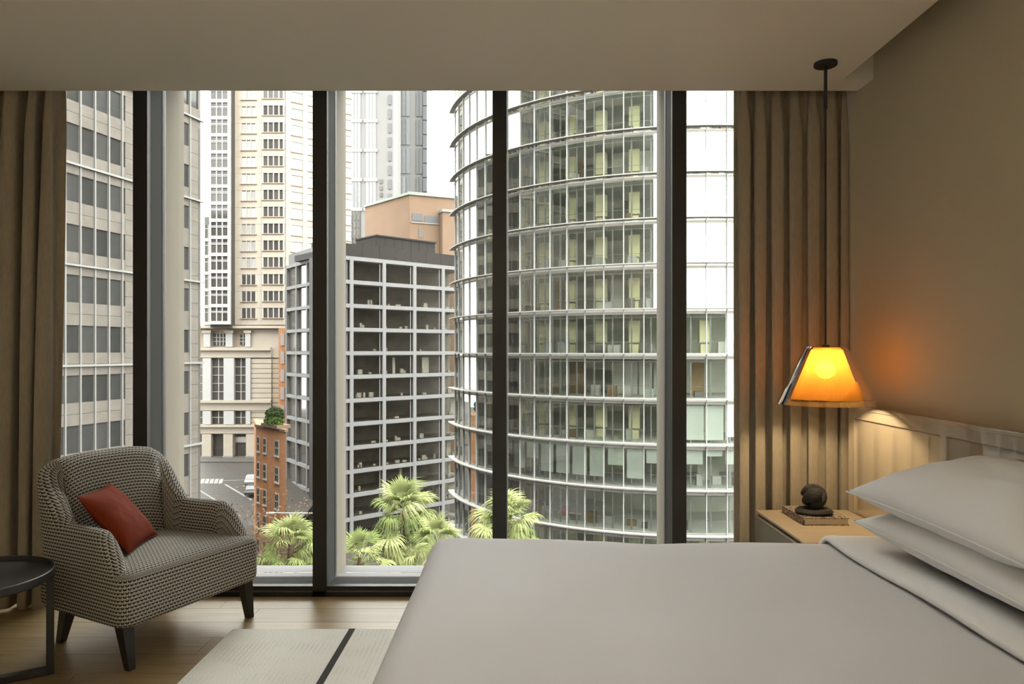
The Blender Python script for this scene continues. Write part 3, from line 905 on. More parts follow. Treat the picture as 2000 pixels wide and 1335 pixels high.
def frond_mat(name, c1, c2):
    m = bpy.data.materials.new(name); m.use_nodes = True; M[name] = m
    nt = m.node_tree; nt.nodes.clear()
    N, K = nt.nodes.new, nt.links.new
    o = N('ShaderNodeOutputMaterial'); mix = N('ShaderNodeMixShader'); mix.inputs[0].default_value = 0.4
    d = N('ShaderNodeBsdfDiffuse'); t = N('ShaderNodeBsdfTranslucent')
    oi = N('ShaderNodeObjectInfo'); r = N('ShaderNodeValToRGB')
    r.color_ramp.elements[0].color = (*c1, 1); r.color_ramp.elements[1].color = (*c2, 1)
    K(oi.outputs['Random'], r.inputs[0]); K(r.outputs[0], d.inputs[0]); K(r.outputs[0], t.inputs[0])
    K(d.outputs[0], mix.inputs[1]); K(t.outputs[0], mix.inputs[2]); K(mix.outputs[0], o.inputs[0])
frond_mat('palm_leaf', (0.125, 0.160, 0.055), (0.30, 0.315, 0.145))

def far_glass(name, c, rough=0.08, spec=0.28):
    """window glass of a distant facade: dim room behind, tone varies from pane to pane"""
    m, nt, b = new_mat(name)
    oi = nt.nodes.new('ShaderNodeObjectInfo'); r = nt.nodes.new('ShaderNodeValToRGB')
    r.color_ramp.elements[0].color = (*[x * 0.55 for x in c], 1); r.color_ramp.elements[1].color = (*[min(1, x * 1.6) for x in c], 1)
    tcn = nt.nodes.new('ShaderNodeTexCoord'); nz = nt.nodes.new('ShaderNodeTexNoise'); nz.inputs['Scale'].default_value = 1.3; nz.inputs['Detail'].default_value = 3
    nt.links.new(tcn.outputs['Object'], nz.inputs['Vector'])
    ad = nt.nodes.new('ShaderNodeMath'); ad.operation = 'MULTIPLY_ADD'; ad.inputs[1].default_value = 0.6; ad.inputs[2].default_value = -0.05
    a2 = nt.nodes.new('ShaderNodeMath'); a2.operation = 'ADD'
    nt.links.new(nz.outputs['Fac'], ad.inputs[0]); nt.links.new(ad.outputs[0], a2.inputs[0])
    m3 = nt.nodes.new('ShaderNodeMath'); m3.operation = 'MULTIPLY'; m3.inputs[1].default_value = 0.5
    nt.links.new(oi.outputs['Random'], m3.inputs[0]); nt.links.new(m3.outputs[0], a2.inputs[1])
    nt.links.new(a2.outputs[0], r.inputs[0]); nt.links.new(r.outputs[0], b.inputs['Base Color'])
    b.inputs['Roughness'].default_value = rough; b.inputs['Specular IOR Level'].default_value = spec
far_glass('stone_tower_glass', (0.028, 0.028, 0.027))
far_glass('hotel_glass', (0.036, 0.033, 0.029))
far_glass('whitish_glass', (0.17, 0.17, 0.165))  # paler panes of the hotel's upper floors
far_glass('pale_glass', (0.105, 0.11, 0.113))
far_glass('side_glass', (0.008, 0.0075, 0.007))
glass_mat('office_glass', (0.66, 0.65, 0.62), 0.0, 0.10)
glass_mat('tower_glass', (0.92, 0.94, 0.91), 0.085, 0.75)

# pixel helpers: where a sight line through the photo meets an upright plane or the ground
def ray_x(px): return (px - VX) / F
def at(px, py, Y): return Vector(((px - VX) * Y / F, Y, EYE + (VY - py) * Y / F))

class Face:
    """local frame of a facade: u along it, v into the building, z up (world height)"""
    def __init__(s, root, ox, oy, ang):
        s.root, s.ox, s.oy, s.ang = root, ox, oy, ang
        s.c, s.s = math.cos(ang), math.sin(ang)
    def u(s, px):
        k = ray_x(px)          # solve ox+u c = k (oy+u s)
        return (k * s.oy - s.ox) / (s.c - k * s.s)
    def Y(s, u): return s.oy + u * s.s
    def put(s, name, u0, u1, v0, v1, z0, z1, m, parent=None, bev=0.0):
        me = box_mesh(abs(u1 - u0), abs(v1 - v0), abs(z1 - z0), m, bev)
        uc, vc = (u0 + u1) / 2, (v0 + v1) / 2
        X, Y = s.ox + uc * s.c - vc * s.s, s.oy + uc * s.s + vc * s.c
        rl = s.root.location
        if parent is None or parent is s.root:
            return link(name, me, None, s.root, (X - rl.x, Y - rl.y, (z0 + z1) / 2 - rl.z), (0, 0, s.ang))
        o = link(name, me, None, parent)
        pc = parent['_c']
        o.location = (uc - pc[0], vc - pc[1], (z0 + z1) / 2 - pc[2])
        return o

PLAZA = -29.0
def street_z(Y): return -19.0 - 0.13 * (137.0 - Y)

# ------------------------------------------------------------------ grey stone office tower (left)
ang = math.atan2(65.95 - 52.3, -29.1 + 32.7)
so = empty('office_tower', (-32.7, 52.3, PLAZA), label='grey stone office tower with ribbon windows and white mullions', cat='building')
fc = Face(so, -32.7, 52.3, ang)
uL, uR = fc.u(-260), fc.u(391.5)
ST = 3.70
zt0 = EYE + (VY - 262) * fc.Y(fc.u(201)) / F       # top of one window row
WH = 2.02
mull = [fc.u(p) for p in (156.3, 184.6, 211.7, 238)]
bay = (mull[3] - mull[0]) / 3
cols = [mull[3] - bay * k for k in range(0, 9)][::-1]   # mullion lines, the last one at px 238
n0, n1 = -9, 6
fc.put('core', uL, uR - 0.02, 0.35, 9, PLAZA, 42, 'office_dark')
u_w1 = fc.u(244.5)                                       # narrow end light
u_w2a, u_w2b = fc.u(347), fc.u(370)
um = (u_w1 + u_w2a) / 2
ROOF = 42.0
for n in range(n0, 12):
    zt = zt0 + n * ST; zb = zt - WH; zn = zb - (ST - WH)
    if zt > ROOF: continue
    if zn > 21.5 or zt < -12.5:                          # storeys above and below the view: plain bands
        fc.put('window_ribbon', uL, uR - .3, 0.10, 0.16, zb, zt, 'stone_tower_glass')
        fc.put('stone_band', uL, uR, 0, 0.12, zn, zb, 'grey_stone')
    else:
        zm = (zb + zn) / 2
        for k in range(len(cols) - 1):
            fc.put('window', cols[k], cols[k + 1], 0.10, 0.16, zb, zt, 'stone_tower_glass')
            fc.put('stone_panel', cols[k] + .012, cols[k + 1] - .012, 0, 0.12, zm + .012, zb, 'grey_stone')
            fc.put('stone_panel', cols[k] + .012, cols[k + 1] - .012, 0, 0.12, zn, zm - .012, 'grey_stone')
        fc.put('window', cols[-1], u_w1, 0.10, 0.16, zb, zt, 'stone_tower_glass')
        fc.put('stone_panel', cols[-1] + .012, u_w1, 0, 0.12, zn, zb, 'grey_stone')
        for (a, b_) in ((u_w1, um), (um, u_w2a), (u_w2b, uR)):
            for q in range(3):
                z0 = zn + ST * q / 3
                fc.put('stone_panel', a + .012, b_ - .012, 0, 0.12, z0 + .012, z0 + ST / 3 - .012, 'grey_stone')
        fc.put('window', u_w2a, u_w2b, 0.10, 0.16, zb, zt, 'stone_tower_glass')
        fc.put('stone_panel', u_w2a + .012, u_w2b - .012, 0, 0.12, zn, zb, 'grey_stone')
    if n % 2 == 0:
        zl = EYE + (VY - 337.7) * fc.Y(fc.u(201)) / F + n * ST
        fc.put('ledge', uL, uR + .25, -0.22, 0.05, zl - 0.07, zl + 0.09, 'pale_trim')
uX = uL - 18
for n in range(n0, 12):                              # the same facade carries on behind the curtain
    zt = zt0 + n * ST
    if zt > ROOF: continue
    fc.put('window_ribbon', uX, cols[0], 0.10, 0.16, zt - WH, zt, 'stone_tower_glass')
    fc.put('stone_band', uX, cols[0] - .012, 0, 0.12, zt - ST, zt - WH, 'grey_stone')
fc.put('core', uX, uL, 0.35, 9, PLAZA, ROOF, 'office_dark')
for c in cols + [u_w2b + .03]:
    fc.put('mullion', c - .055, c + .055, -0.10, 0.10, PLAZA, ROOF, 'pale_trim')
fc.put('corner_return', uR - .3, uR, 0.0, 9, PLAZA, ROOF, 'grey_stone')

# ------------------------------------------------------------------ cream hotel tower
YH = 137.0
SH = YH / F
def HX_(px): return (px - VX) * SH
def HZ(py): return EYE + (VY - py) * SH
ht = empty('hotel_tower', (HX_(500), YH, -19.0), label='tall cream stone hotel with glazed bay and colonnaded base', cat='building')
hf = Face(ht, 0, YH, 0.0)
def hput(name, a, b_, v0, v1, pt, pb, m, parent=None):   # pixel edges on the front plane
    return hf.put(name, HX_(a), HX_(b_), v0, v1, HZ(pb), HZ(pt), m, parent)
RP = 32.8
ytop = 20
hput('tower_wall', 457, 556, 0.25, 14, ytop, 640, 'cream_stone')
hput('bay_core', 419, 458, -1.8, 10, ytop, 640, 'hotel_glass')
hput('bay_core', 394, 419, 1.2, 10, 421, 640, 'hotel_glass')
rows = []
y = 637 - 3
k = 0
while y > 60:
    pb, pt = y, y - RP
    # glazed bay: white spandrel then three lights with a transom
    hput('bay_spandrel', 418, 458.5, -2.2, -1.7, pb - 6.5, pb, 'white_paint')
    for a, b_ in ((421.5, 431), (433, 442), (444, 453)):
        hput('window', a, b_, -2.0, -1.85, pt + 1, pb - 6.5, 'hotel_glass')
    for a, b_ in ((418, 421.5), (431, 433), (442, 444), (453, 458.5)):
        hput('bay_mullion', a, b_, -2.15, -1.75, pt, pb - 6.5, 'white_paint')
    hput('transom', 418, 458.5, -2.12, -1.8, pt + 7, pt + 8.6, 'white_paint')
    hput('transom', 418, 458.5, -2.12, -1.8, pt + 9.8, pt + 10.8, 'white_paint')
    if pt > 425:
        hput('bay_spandrel', 393, 418.5, 0.8, 1.3, pb - 6.5, pb, 'white_paint')
        for a, b_ in ((397, 402.5), (404.5, 410), (412, 417)):
            hput('window', a, b_, 1.0, 1.15, pt + 1, pb - 6.5, 'hotel_glass')
        for a, b_ in ((393, 397), (402.5, 404.5), (410, 412)):
            hput('bay_mullion', a, b_, 0.85, 1.25, pt, pb - 6.5, 'white_paint')
        hput('transom', 393, 418, 0.88, 1.2, pt + 7, pt + 8.6, 'white_paint')
    # second column: three lights, paler panes on the upper floors
    low = pt > 535
    gm = 'hotel_glass' if low else 'whitish_glass'
    hput('wall_panel', 458.5, 471, 0.0, 0.3, pt + .3, pb, 'cream_stone')
    hput('wall_panel', 501, 514, 0.0, 0.3, pt + .3, pb, 'cream_stone')
    hput('wall_panel', 471, 501, 0.0, 0.3, pb - 12, pb, 'cream_stone')
    hput('sill', 470, 502, -0.25, 0.1, pb - 12.8, pb - 11.6, 'cream_stone_warm')
    for a, b_ in ((472.5, 480), (482, 489), (491, 498.5)):
        hput('window', a, b_, 0.12, 0.2, pt + 2, pb - 12.5, gm)
    for a, b_ in ((471, 472.5), (480, 482), (489, 491), (498.5, 501)):
        hput('window_post', a, b_, 0.02, 0.2, pt, pb - 12, 'white_paint' if low else 'cream_stone')
    # third column: shallow bay of four lights
    hput('wall_panel', 513.5, 556, -0.5, 0.3, pb - 13, pb, 'cream_stone')
    hput('sill', 513, 556.5, -0.75, -0.1, pb - 13.6, pb - 12.2, 'cream_stone_warm')
    for a, b_ in ((516, 524), (526, 534.5), (536.5, 545), (547.5, 554)):
        hput('window', a, b_, -0.32, -0.2, pt + 1.0, pb - 13, 'hotel_glass')
    for a, b_ in ((513.5, 516), (524, 526), (534.5, 536.5), (545, 547.5), (554, 556)):
        hput('window_post', a, b_, -0.45, -0.1, pt, pb - 13, 'white_paint')
    rows.append((pt, pb))
    y -= RP
# right hand wing receding behind the mullion
rw = Face(ht, HX_(556), YH + 0.2, math.radians(38))
for (pt, pb) in rows:
    z0, z1 = HZ(pb), HZ(pt)
    for k in range(4):
        a = 0.1 + k * 3.4
        rw.put('wall_panel', a, a + 3.36, 0.0, 0.3, z0, z0 + 1.25, 'cream_stone')
        rw.put('wall_panel', a, a + 1.2, 0.0, 0.3, z0 + 1.25, z1 - .03, 'cream_stone')
        if k < 4: rw.put('window', a + 1.2, a + 3.36, 0.12, 0.2, z0 + 1.25, z1 - .03, 'whitish_glass' if pt < 480 else 'hotel_glass')
        rw.put('sill', a + 1.0, a + 3.4, -0.2, 0.05, z0 + 1.15, z0 + 1.28, 'cream_stone_warm')
rw.put('wing_wall', 0, 13.7, 0.3, 6, -19, HZ(ytop), 'cream_stone')
# base with cornices, pilasters and tall gridded windows
hput('base_wall', 386, 556, 0.6, 10, 637, 894, 'cream_stone_warm')
for (a, b_, pt, pb, pr) in ((386, 556, 636, 641, -0.9), (386, 530, 678, 684, -0.7), (386, 530, 684, 698, -0.2), (386, 530, 781, 786, -0.7), (386, 530, 786, 801, -0.2),
                             (386, 552, 829, 833, -0.8), (386, 552, 833, 846, -0.3)):
    hput('cornice', a, b_, pr, 0.7, pt, pb, 'cream_stone')
def grid_window(a, b_, pt, pb, nx, ny):
    w0 = hput('window', a, b_, 0.42, 0.55, pt, pb, 'hotel_glass')
    w0['_c'] = ((HX_(a) + HX_(b_)) / 2, 0.485, (HZ(pt) + HZ(pb)) / 2)
    for i in range(1, nx):
        p = a + (b_ - a) * i / nx
        hput('glazing_bar', p - .8, p + .8, 0.33, 0.43, pt, pb, 'white_paint', w0)
    for j in range(1, ny):
        p = pt + (pb - pt) * j / ny
        hput('glazing_bar', a, b_, 0.33, 0.43, p - .6, p + .6, 'white_paint', w0)
for (a, b_) in ((386, 397), (413, 438), (458, 481)):
    grid_window(a, b_, 700, 781, 2 if b_ - a > 15 else 1, 5)
    grid_window(a, b_, 803, 827, 2 if b_ - a > 15 else 1, 2)
    hput('door_opening', a, b_, 0.45, 0.6, 848, 891, 'hotel_glass')
grid_window(415, 441, 651, 674, 4, 3)
grid_window(467, 480, 653, 673, 2, 3)
for (a, b_) in ((397, 413), (438, 458), (481, 490)):
    hput('pilaster', a, b_, -0.35, 0.65, 699, 781, 'white_paint')
    hput('pilaster', a, b_, -0.35, 0.65, 802, 828, 'white_paint')
for (a, b_) in ((399, 412), (442, 455), (480, 490)):
    hput('pilaster', a, b_, -0.35, 0.65, 650, 677, 'white_paint')
    hput('pilaster_cap', a - 2, b_ + 2, -0.55, 0.65, 645, 650, 'cream_stone')
for (a, b_) in ((396, 414), (438, 456), (482, 500)):
    hput('arcade_pier', a, b_, -0.45, 0.6, 847, 889, 'cream_stone')
    hput('pier_foot', a - 1, b_ + 1, -0.55, 0.6, 889, 894, 'pale_grey')
for j in range(14):                                         # rusticated corner
    p = 700 + j * 9.6
    hput('rusticated_block', 490.5, 530, -0.05, 0.62, p + .5, p + 9.1, 'cream_stone')
    hput('rusticated_block', 531, 556, 0.2, 0.62, p + .5, p + 9.1, 'cream_stone_warm')
hput('rusticated_block', 490.5, 556, 0.1, 0.62, 643, 698, 'cream_stone')
# shop lettering over the arcade door
hput('sign_board', 459, 481, 0.30, 0.42, 853, 864, 'office_dark')

# street-level
rd = empty('street', (-50, 110, -22), label='wet sloping street running up to the cream hotel', cat='street', kind='structure')
def slope_quad(name, pts, m, lift=0.0):
    v = [(x + 50, y - 110, street_z(y) + lift + 22) for x, y in pts]
    v += [(a, b_, c - 0.12) for a, b_, c in v]
    n = len(pts)
    f = [tuple(range(n)), tuple(reversed(range(n, 2 * n)))] + [(i, n + i, n + (i + 1) % n, (i + 1) % n) for i in range(n)]
    return recalc(mesh(name, v, f, m, rd))
slope_quad('carriageway', [(-110, 75), (-31.5, 75), (-31.5, 160), (-110, 160)], 'asphalt')
slope_quad('pavement', [(-110, 133.5), (-31.5, 133.5), (-31.5, 150), (-110, 150)], 'paving', 0.16)
slope_quad('pavement', [(-36.5, 84), (-31.0, 84), (-36.0, 110), (-39.5, 110)], 'paving', 0.14)
def gpt(px, py):
    Y = (EYE + 19 + 0.13 * 137) / ((py - VY) / F + 0.13)
    return ((px - VX) * Y / F, Y)
def stripe(p, q, wd_):
    a, b_ = Vector(gpt(*p)), Vector(gpt(*q)); d = (b_ - a).normalized(); n = Vector((-d.y, d.x)) * wd_
    slope_quad('road_marking', [tuple(a + n), tuple(b_ + n), tuple(b_ - n), tuple(a - n)], 'road_paint', 0.03)
stripe((439.4, 945.4), (491.8, 976.3), 0.16)
stripe((386, 955), (430, 982), 0.14)
for k in range(5):
    stripe((397 + k * 9, 935), (394 + k * 9, 944), 0.30)
stripe((398, 940), (520, 935), 0.08)
pl = empty('plaza', (0, 55, PLAZA), label='dark wet paving between the towers under the palms', cat='ground', kind='structure')
box('paving_slab', -260, 260, -120, 420, PLAZA - 0.4, PLAZA, 'asphalt', pl, off=(0, 55, PLAZA))

# ------------------------------------------------------------------ brick house with roof garden
bh = empty('brick_house', (-31, 90, -26), label='narrow red brick house with white sash windows and planted roof', cat='building')
A = at(498.5, 825, 93.5); B = at(557, 840, 87.3)
bf_ = Face(bh, A.x, A.y, math.atan2(B.y - A.y, B.x - A.x))
ul = math.hypot(B.x - A.x, B.y - A.y)
ztop = EYE + (VY - 829) * 93.5 / F
def brick_prism():
    e = Vector((bf_.c, bf_.s)); a = Vector((A.x, A.y)) + Vector((-bf_.s, bf_.c)) * 0.12; b_ = a + e * ul
    dd = Vector((-0.40, 1.0)).normalized() * 9
    P4 = [a, b_, b_ + dd, a + dd]
    v = [(p_.x - bh.location.x, p_.y - bh.location.y, z_ - bh.location.z) for z_ in (-29.0, ztop) for p_ in P4]
    f = [(3, 2, 1, 0), (4, 5, 6, 7), (0, 1, 5, 4), (1, 2, 6, 5), (2, 3, 7, 6), (3, 0, 4, 7)]
    recalc(mesh('brick_wall', v, f, 'brick', bh))
brick_prism()
uw = [bf_.u(503.5), bf_.u(516), bf_.u(539.5)]
for j in range(5):
    zc = EYE + (VY - 874.5) * bf_.Y(uw[2]) / F - j * 3.3
    for u0, hw in ((uw[0], 0.36), (uw[1], 0.42), (uw[2], 0.55)):
        w0 = bf_.put('sash_window', u0 - hw, u0 + hw, 0.05, 0.13, zc - 1.0, zc + 1.0, 'white_paint')
        w0['_c'] = (u0, 0.09, zc)
        for s in (-1, 1):
            for t in (-1, 1):
                bf_.put('pane', u0 + s * hw * .43 - hw * .30, u0 + s * hw * .43 + hw * .30, 0.02, 0.06, zc + t * .46 - .36, zc + t * .46 + .36, 'hotel_glass', w0)
        bf_.put('window_sill', u0 - hw - .1, u0 + hw + .1, -0.08, 0.1, zc - 1.14, zc - 1.0, 'white_paint')
bf_.put('parapet', -0.05, ul, -0.05, 0.4, ztop - 0.25, ztop + 0.05, 'terracotta')
bb2 = empty('brick_block', (-42, 118, -22), label='red brick block with white windows seen beside the dark office', cat='building')
ff2 = Face(bb2, at(544, 700, 128).x, 128, math.radians(8))
ff2.put('brick_wall', 0, 1.5, 0.1, 1.2, -22, EYE + (VY - 640) * 125 / F, 'brick')
for j in range(5):
    zc = EYE + (VY - 662 - j * 36) * 125 / F
    ff2.put('window', 0.35, 1.0, 0.0, 0.12, zc - 1.1, zc + 1.1, 'white_paint')

def leaf_cloud(name, parent, center, rad, n, size, m, seed, flat=1.0):
    random.seed(seed)
    v, f = [], []
    for i in range(n):
        d = Vector((random.gauss(0, 1), random.gauss(0, 1), random.gauss(0, 1))).normalized() * (random.random() ** 0.4)
        p = Vector((d.x * rad[0], d.y * rad[1], d.z * rad[2]))
        a = Vector((random.uniform(-1, 1), random.uniform(-1, 1), random.uniform(-1, 1))).normalized() * size * random.uniform(.6, 1.3)
        b_ = a.orthogonal().normalized() * a.length * .5
        k = len(v)
        v += [tuple(p - a), tuple(p + b_), tuple(p + a), tuple(p - b_)]
        f.append((k, k + 1, k + 2, k + 3))
    o = mesh(name, v, f, m, parent, center)
    o['kind'] = 'stuff'
    return o
hg = empty('roof_hedge', (at(528, 828, 89).x, 90.2, ztop), (0, 0, bf_.ang), 'clipped green hedge along the roof edge of the brick house', 'hedge')
box('planter', -2.4, 2.2, -0.6, 1.2, 0.02, 0.45, 'terracotta', hg)
leaf_cloud('foliage', hg, (0, 0.0, 0.75), (2.4, 0.8, 0.55), 1500, 0.13, 'leaf_green', 2)
rt = empty('roof_shrub', (at(535, 800, 92).x, 92.3, ztop), label='dark bushy shrub growing on the roof of the brick house', cat='shrub')
mesh('stem', *tube([(0, 0, 0), (0.05, 0, 0.8), (0, 0.1, 1.6)], [0.09, 0.07, 0.03], 8), 'bark', rt)
leaf_cloud('foliage', rt, (0, 0, 1.35), (1.25, 1.0, 1.15), 1500, 0.16, 'dark_leaf', 3)

# ------------------------------------------------------------------ dark gridded office
CXY = (-28.77, 108.99)
dk = empty('gridded_office', (CXY[0], CXY[1], PLAZA), label='dark office block with pale concrete grid and slate roof screen', cat='building')
f1 = Face(dk, CXY[0], CXY[1], math.atan2(0.675, 0.737))
f2 = Face(dk, CXY[0], CXY[1], math.atan2(0.675, 0.737) + math.radians(90 - 6))
u1 = [f1.u(p) for p in (687, 751, 809.5, 866)]
sp1 = (u1[3] - u1[0]) / 3
c1 = [u1[0] - sp1] + [u1[0] + sp1 * k for k in range(5)]
ZT = EYE + 14.76                      # top edge of the grid
S1 = 3.70
NF = 12
cw, bh_ = 0.31, 0.62
xr = c1[-1]
# right face: columns, beams, panes and the rooms behind them
for c in c1[1:]:
    f1.put('column', c - cw, c + cw, -0.02, 0.55, PLAZA, ZT, 'grid_white')
f1.put('column', 0.02, 0.5, -0.02, 0.55, PLAZA, ZT, 'grid_white')
random.seed(21)
for k in range(NF + 1):
    zb = ZT - k * S1
    for i in range(len(c1) - 1):
        a = max(c1[i] + cw, 0.5) ; b_ = c1[i + 1] - cw
        if b_ - a < 0.3: continue
        f1.put('beam', a, b_, 0.0, 0.5, zb - bh_, zb, 'grid_white')
        if k == NF: continue
        f1.put('window_frame', a, b_, 0.30, 0.42, zb - bh_ - .16, zb - bh_, 'grid_dark')
        f1.put('window', a, b_, 0.36, 0.40, zb - S1, zb - bh_ - .16, 'office_glass')
        f1.put('window_post', b_ - .42, b_ - .28, 0.30, 0.44, zb - S1, zb - bh_ - .16, 'pale_grey')
        # a few things standing inside at the glass
        z0 = zb - S1
        for q in range(random.choice((1, 2, 3, 4)) if k % 3 != 0 else random.choice((0, 0, 1))):
            u0 = random.uniform(a + .3, b_ - 1.0); ww = random.choice((.35, .5, .8)); hh = random.choice((.35, .5, .8))
            f1.put('desk_equipment', u0, u0 + ww, 0.9, 1.3, z0 + .05, z0 + hh, 'office_white')
        if random.random() < .30:
            u0 = random.uniform(a + .2, b_ - 1.6)
            f1.put('partition', u0, u0 + random.choice((.5, .9, 1.4)), 1.6, 1.75, z0, z0 + 2.7, 'blind_white')
    if k <= NF:
        f1.put('floor_plate', 0.5, xr, 0.5, 6.0, zb - bh_ + .05, zb - .05, 'office_dark')
f1.put('back_wall', 0.5, xr, 6.0, 6.3, PLAZA, ZT, 'office_dark')
f1.put('corner_mass', 0.05, 0.55, 0.5, 6.3, PLAZA, ZT, 'grid_dark')
# left face: narrower bays
u2 = [f2.u(p) for p in (621, 599.3, 577.8, 559)]
sp2 = (u2[3] - u2[0]) / 3
c2 = [u2[0] - sp2 + sp2 * k for k in range(5)]
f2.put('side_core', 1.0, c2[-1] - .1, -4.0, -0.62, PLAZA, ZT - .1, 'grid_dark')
for c in c2:
    f2.put('column', c - .2, c + .2, -0.5, 0.03, PLAZA, ZT, 'grid_white')
for k in range(NF + 1):
    zb = ZT - k * S1
    for i in range(4):
        a, b_ = c2[i] + .2, c2[i + 1] - .2
        f2.put('beam', a, b_, -0.5, 0.0, zb - .55, zb, 'grid_white')
        if k == NF: continue
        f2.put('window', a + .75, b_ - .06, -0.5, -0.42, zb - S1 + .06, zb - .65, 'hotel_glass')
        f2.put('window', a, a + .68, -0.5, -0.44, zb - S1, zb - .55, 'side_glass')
# slate screens on the roof
ue = c1[-1]
NP = 9
for i in range(NP):
    a = 0.0 + ue * i / NP; b_ = ue * (i + 1) / NP
    f1.put('roof_panel', a + .02, b_ - .02, 0.35, 0.5, ZT + .02, ZT + 2.0, 'roof_slate')
for i in range(4):
    a = c2[-1] * i / 4; b_ = c2[-1] * (i + 1) / 4
    f2.put('roof_panel', a + .02, b_ - .02, -0.6, -0.45, ZT + .02, ZT + 1.9, 'steel_grey')
f1.put('roof_deck', 0.3, ue, 0.5, 12, ZT - .1, ZT + .9, 'roof_slate')
f3 = Face(dk, CXY[0] - 3.4 * f1.s, CXY[1] + 3.4 * f1.c, f1.ang)
pa, pb_ = f3.u(735), f3.u(850)
zpl = EYE + (VY - 458) * f3.Y(pa) / F
for i in range(7):
    a = pa + (pb_ - pa) * i / 7; b_ = pa + (pb_ - pa) * (i + 1) / 7
    f3.put('roof_panel', a + .02, b_ - .02, 0, 0.15, ZT + 0.5, zpl - .25, 'roof_slate')
f3.put('plant_room', pa, pb_, 0.16, 6.5, ZT + .5, zpl - .25, 'roof_slate')
f3.put('plant_room_cap', pa - .15, pb_ + .15, -.2, 6.7, zpl - .25, zpl, 'roof_slate')
for i in range(2):
    f2.put('roof_vent', 6.5 + 2.6 * i, 7.6 + 2.6 * i, -2.2, -1.2, ZT - .1, ZT + 3.0 + .6 * (1 - i), 'grid_dark')

# ------------------------------------------------------------------ terracotta block behind
tb = empty('terracotta_block', (at(799, 480, 165).x, 165, PLAZA), label='windowless terracotta block with pale green roof edge behind the office', cat='building')
Ct = at(799, 380, 165.0); Lt = at(712.5, 405, 165 * 305 / 280.); Rt = at(900, 389, 165 * 305 / 296.)
t1 = Face(tb, Ct.x, Ct.y, math.atan2(Rt.y - Ct.y, Rt.x - Ct.x))
lt_len = math.hypot(Lt.x - Ct.x, Lt.y - Ct.y)
t2 = Face(tb, Lt.x, Lt.y, math.atan2(Ct.y - Lt.y, Ct.x - Lt.x))
zt_ = Ct.z
t1.put('block_wall', 0, 16, 0.1, 9, PLAZA, zt_, 'terracotta')
t2.put('block_wall', 0, lt_len, 0.1, 8, PLAZA, zt_ - .02, 'terracotta')
t1.put('roof_edge', -.2, 16, -0.3, 4, zt_, zt_ + 0.7, 'copper_green')
t2.put('roof_edge', 0, lt_len + .2, -0.3, 4, zt_, zt_ + 0.55, 'copper_green')
for (a, b_, y0, y1, m_) in ((805, 825, 417, 431, 'steel_grey'), (829, 856, 420, 434, 'steel_grey'), (818, 826, 446, 464, 'hotel_glass')):
    Yq = 166.
    t1.put('louvre' if m_ == 'steel_grey' else 'window', t1.u(a), t1.u(b_), 0.0, 0.2, EYE + (VY - y1) * Yq / F, EYE + (VY - y0) * Yq / F, m_)
t1.put('wall_band', t1.u(803), t1.u(857), -0.12, 0.15, EYE + (VY - 436) * 166 / F, EYE + (VY - 434) * 166 / F, 'pale_grey')
t1.put('stair_box', t1.u(858), t1.u(858) + 7, -2.6, 0.1, PLAZA, EYE + (VY - 414) * 166 / F, 'terracotta')
t1.put('stair_roof', t1.u(856.5), t1.u(858) + 7, -2.9, 0.2, EYE + (VY - 414) * 166 / F, EYE + (VY - 409) * 166 / F, 'copper_green')

# ------------------------------------------------------------------ pale towers far behind
YT = 235.0
wt = empty('white_tower', (at(715, 480, YT).x, YT, PLAZA), label='tall white residential tower with long vertical window strips', cat='building')
ftw = Face(wt, 0, YT, 0)
def tput(face, Y, name, a, b_, v0, v1, pt, pb, m_):
    return face.put(name, (a - VX) * Y / F, (b_ - VX) * Y / F, v0, v1, EYE + (VY - pb) * Y / F, EYE + (VY - pt) * Y / F, m_)
tput(ftw, YT, 'tower_wall', 640, 768, 0.4, 15, 30, 900, 'tower_white')
per = 57.5
for j in range(-3, 5):
    y0 = 236 + (j - 1) * per
    for (a, b_) in ((650, 668), (685, 704), (714, 734)):
        tput(ftw, YT, 'window_strip', a, b_, 0.15, 0.5, y0 + 3, y0 + per - 2, 'pale_glass' if j < 4 else 'hotel_glass')
        for q in range(1, 3):
            p = a + (b_ - a) * q / 3
            tput(ftw, YT, 'window_post', p - .5, p + .5, 0.0, 0.3, y0 + 3, y0 + per - 2, 'tower_white')
        tput(ftw, YT, 'cream_band', a - 3, b_ + 3, -.1, .4, y0 - 3, y0 + 3, 'cream_stone')
for j in range(11):
    tput(ftw, YT, 'window', 758, 764, 0.1, 0.5, 185 + j * 27.5, 204 + j * 27.5, 'steel_grey')
for j in range(3):
    tput(ftw, YT, 'window', 742, 747, 0.1, 0.5, 350 + j * 13, 358 + j * 13, 'hotel_glass')
for j in range(-2, 7):
    for (a, b_) in ((683, 688), (690, 695), (697, 703)):
        if j > 2: tput(ftw, YT, 'window', a, b_, -.05, 0.2, 418 + (j - 3) * 15, 430 + (j - 3) * 15, 'hotel_glass')

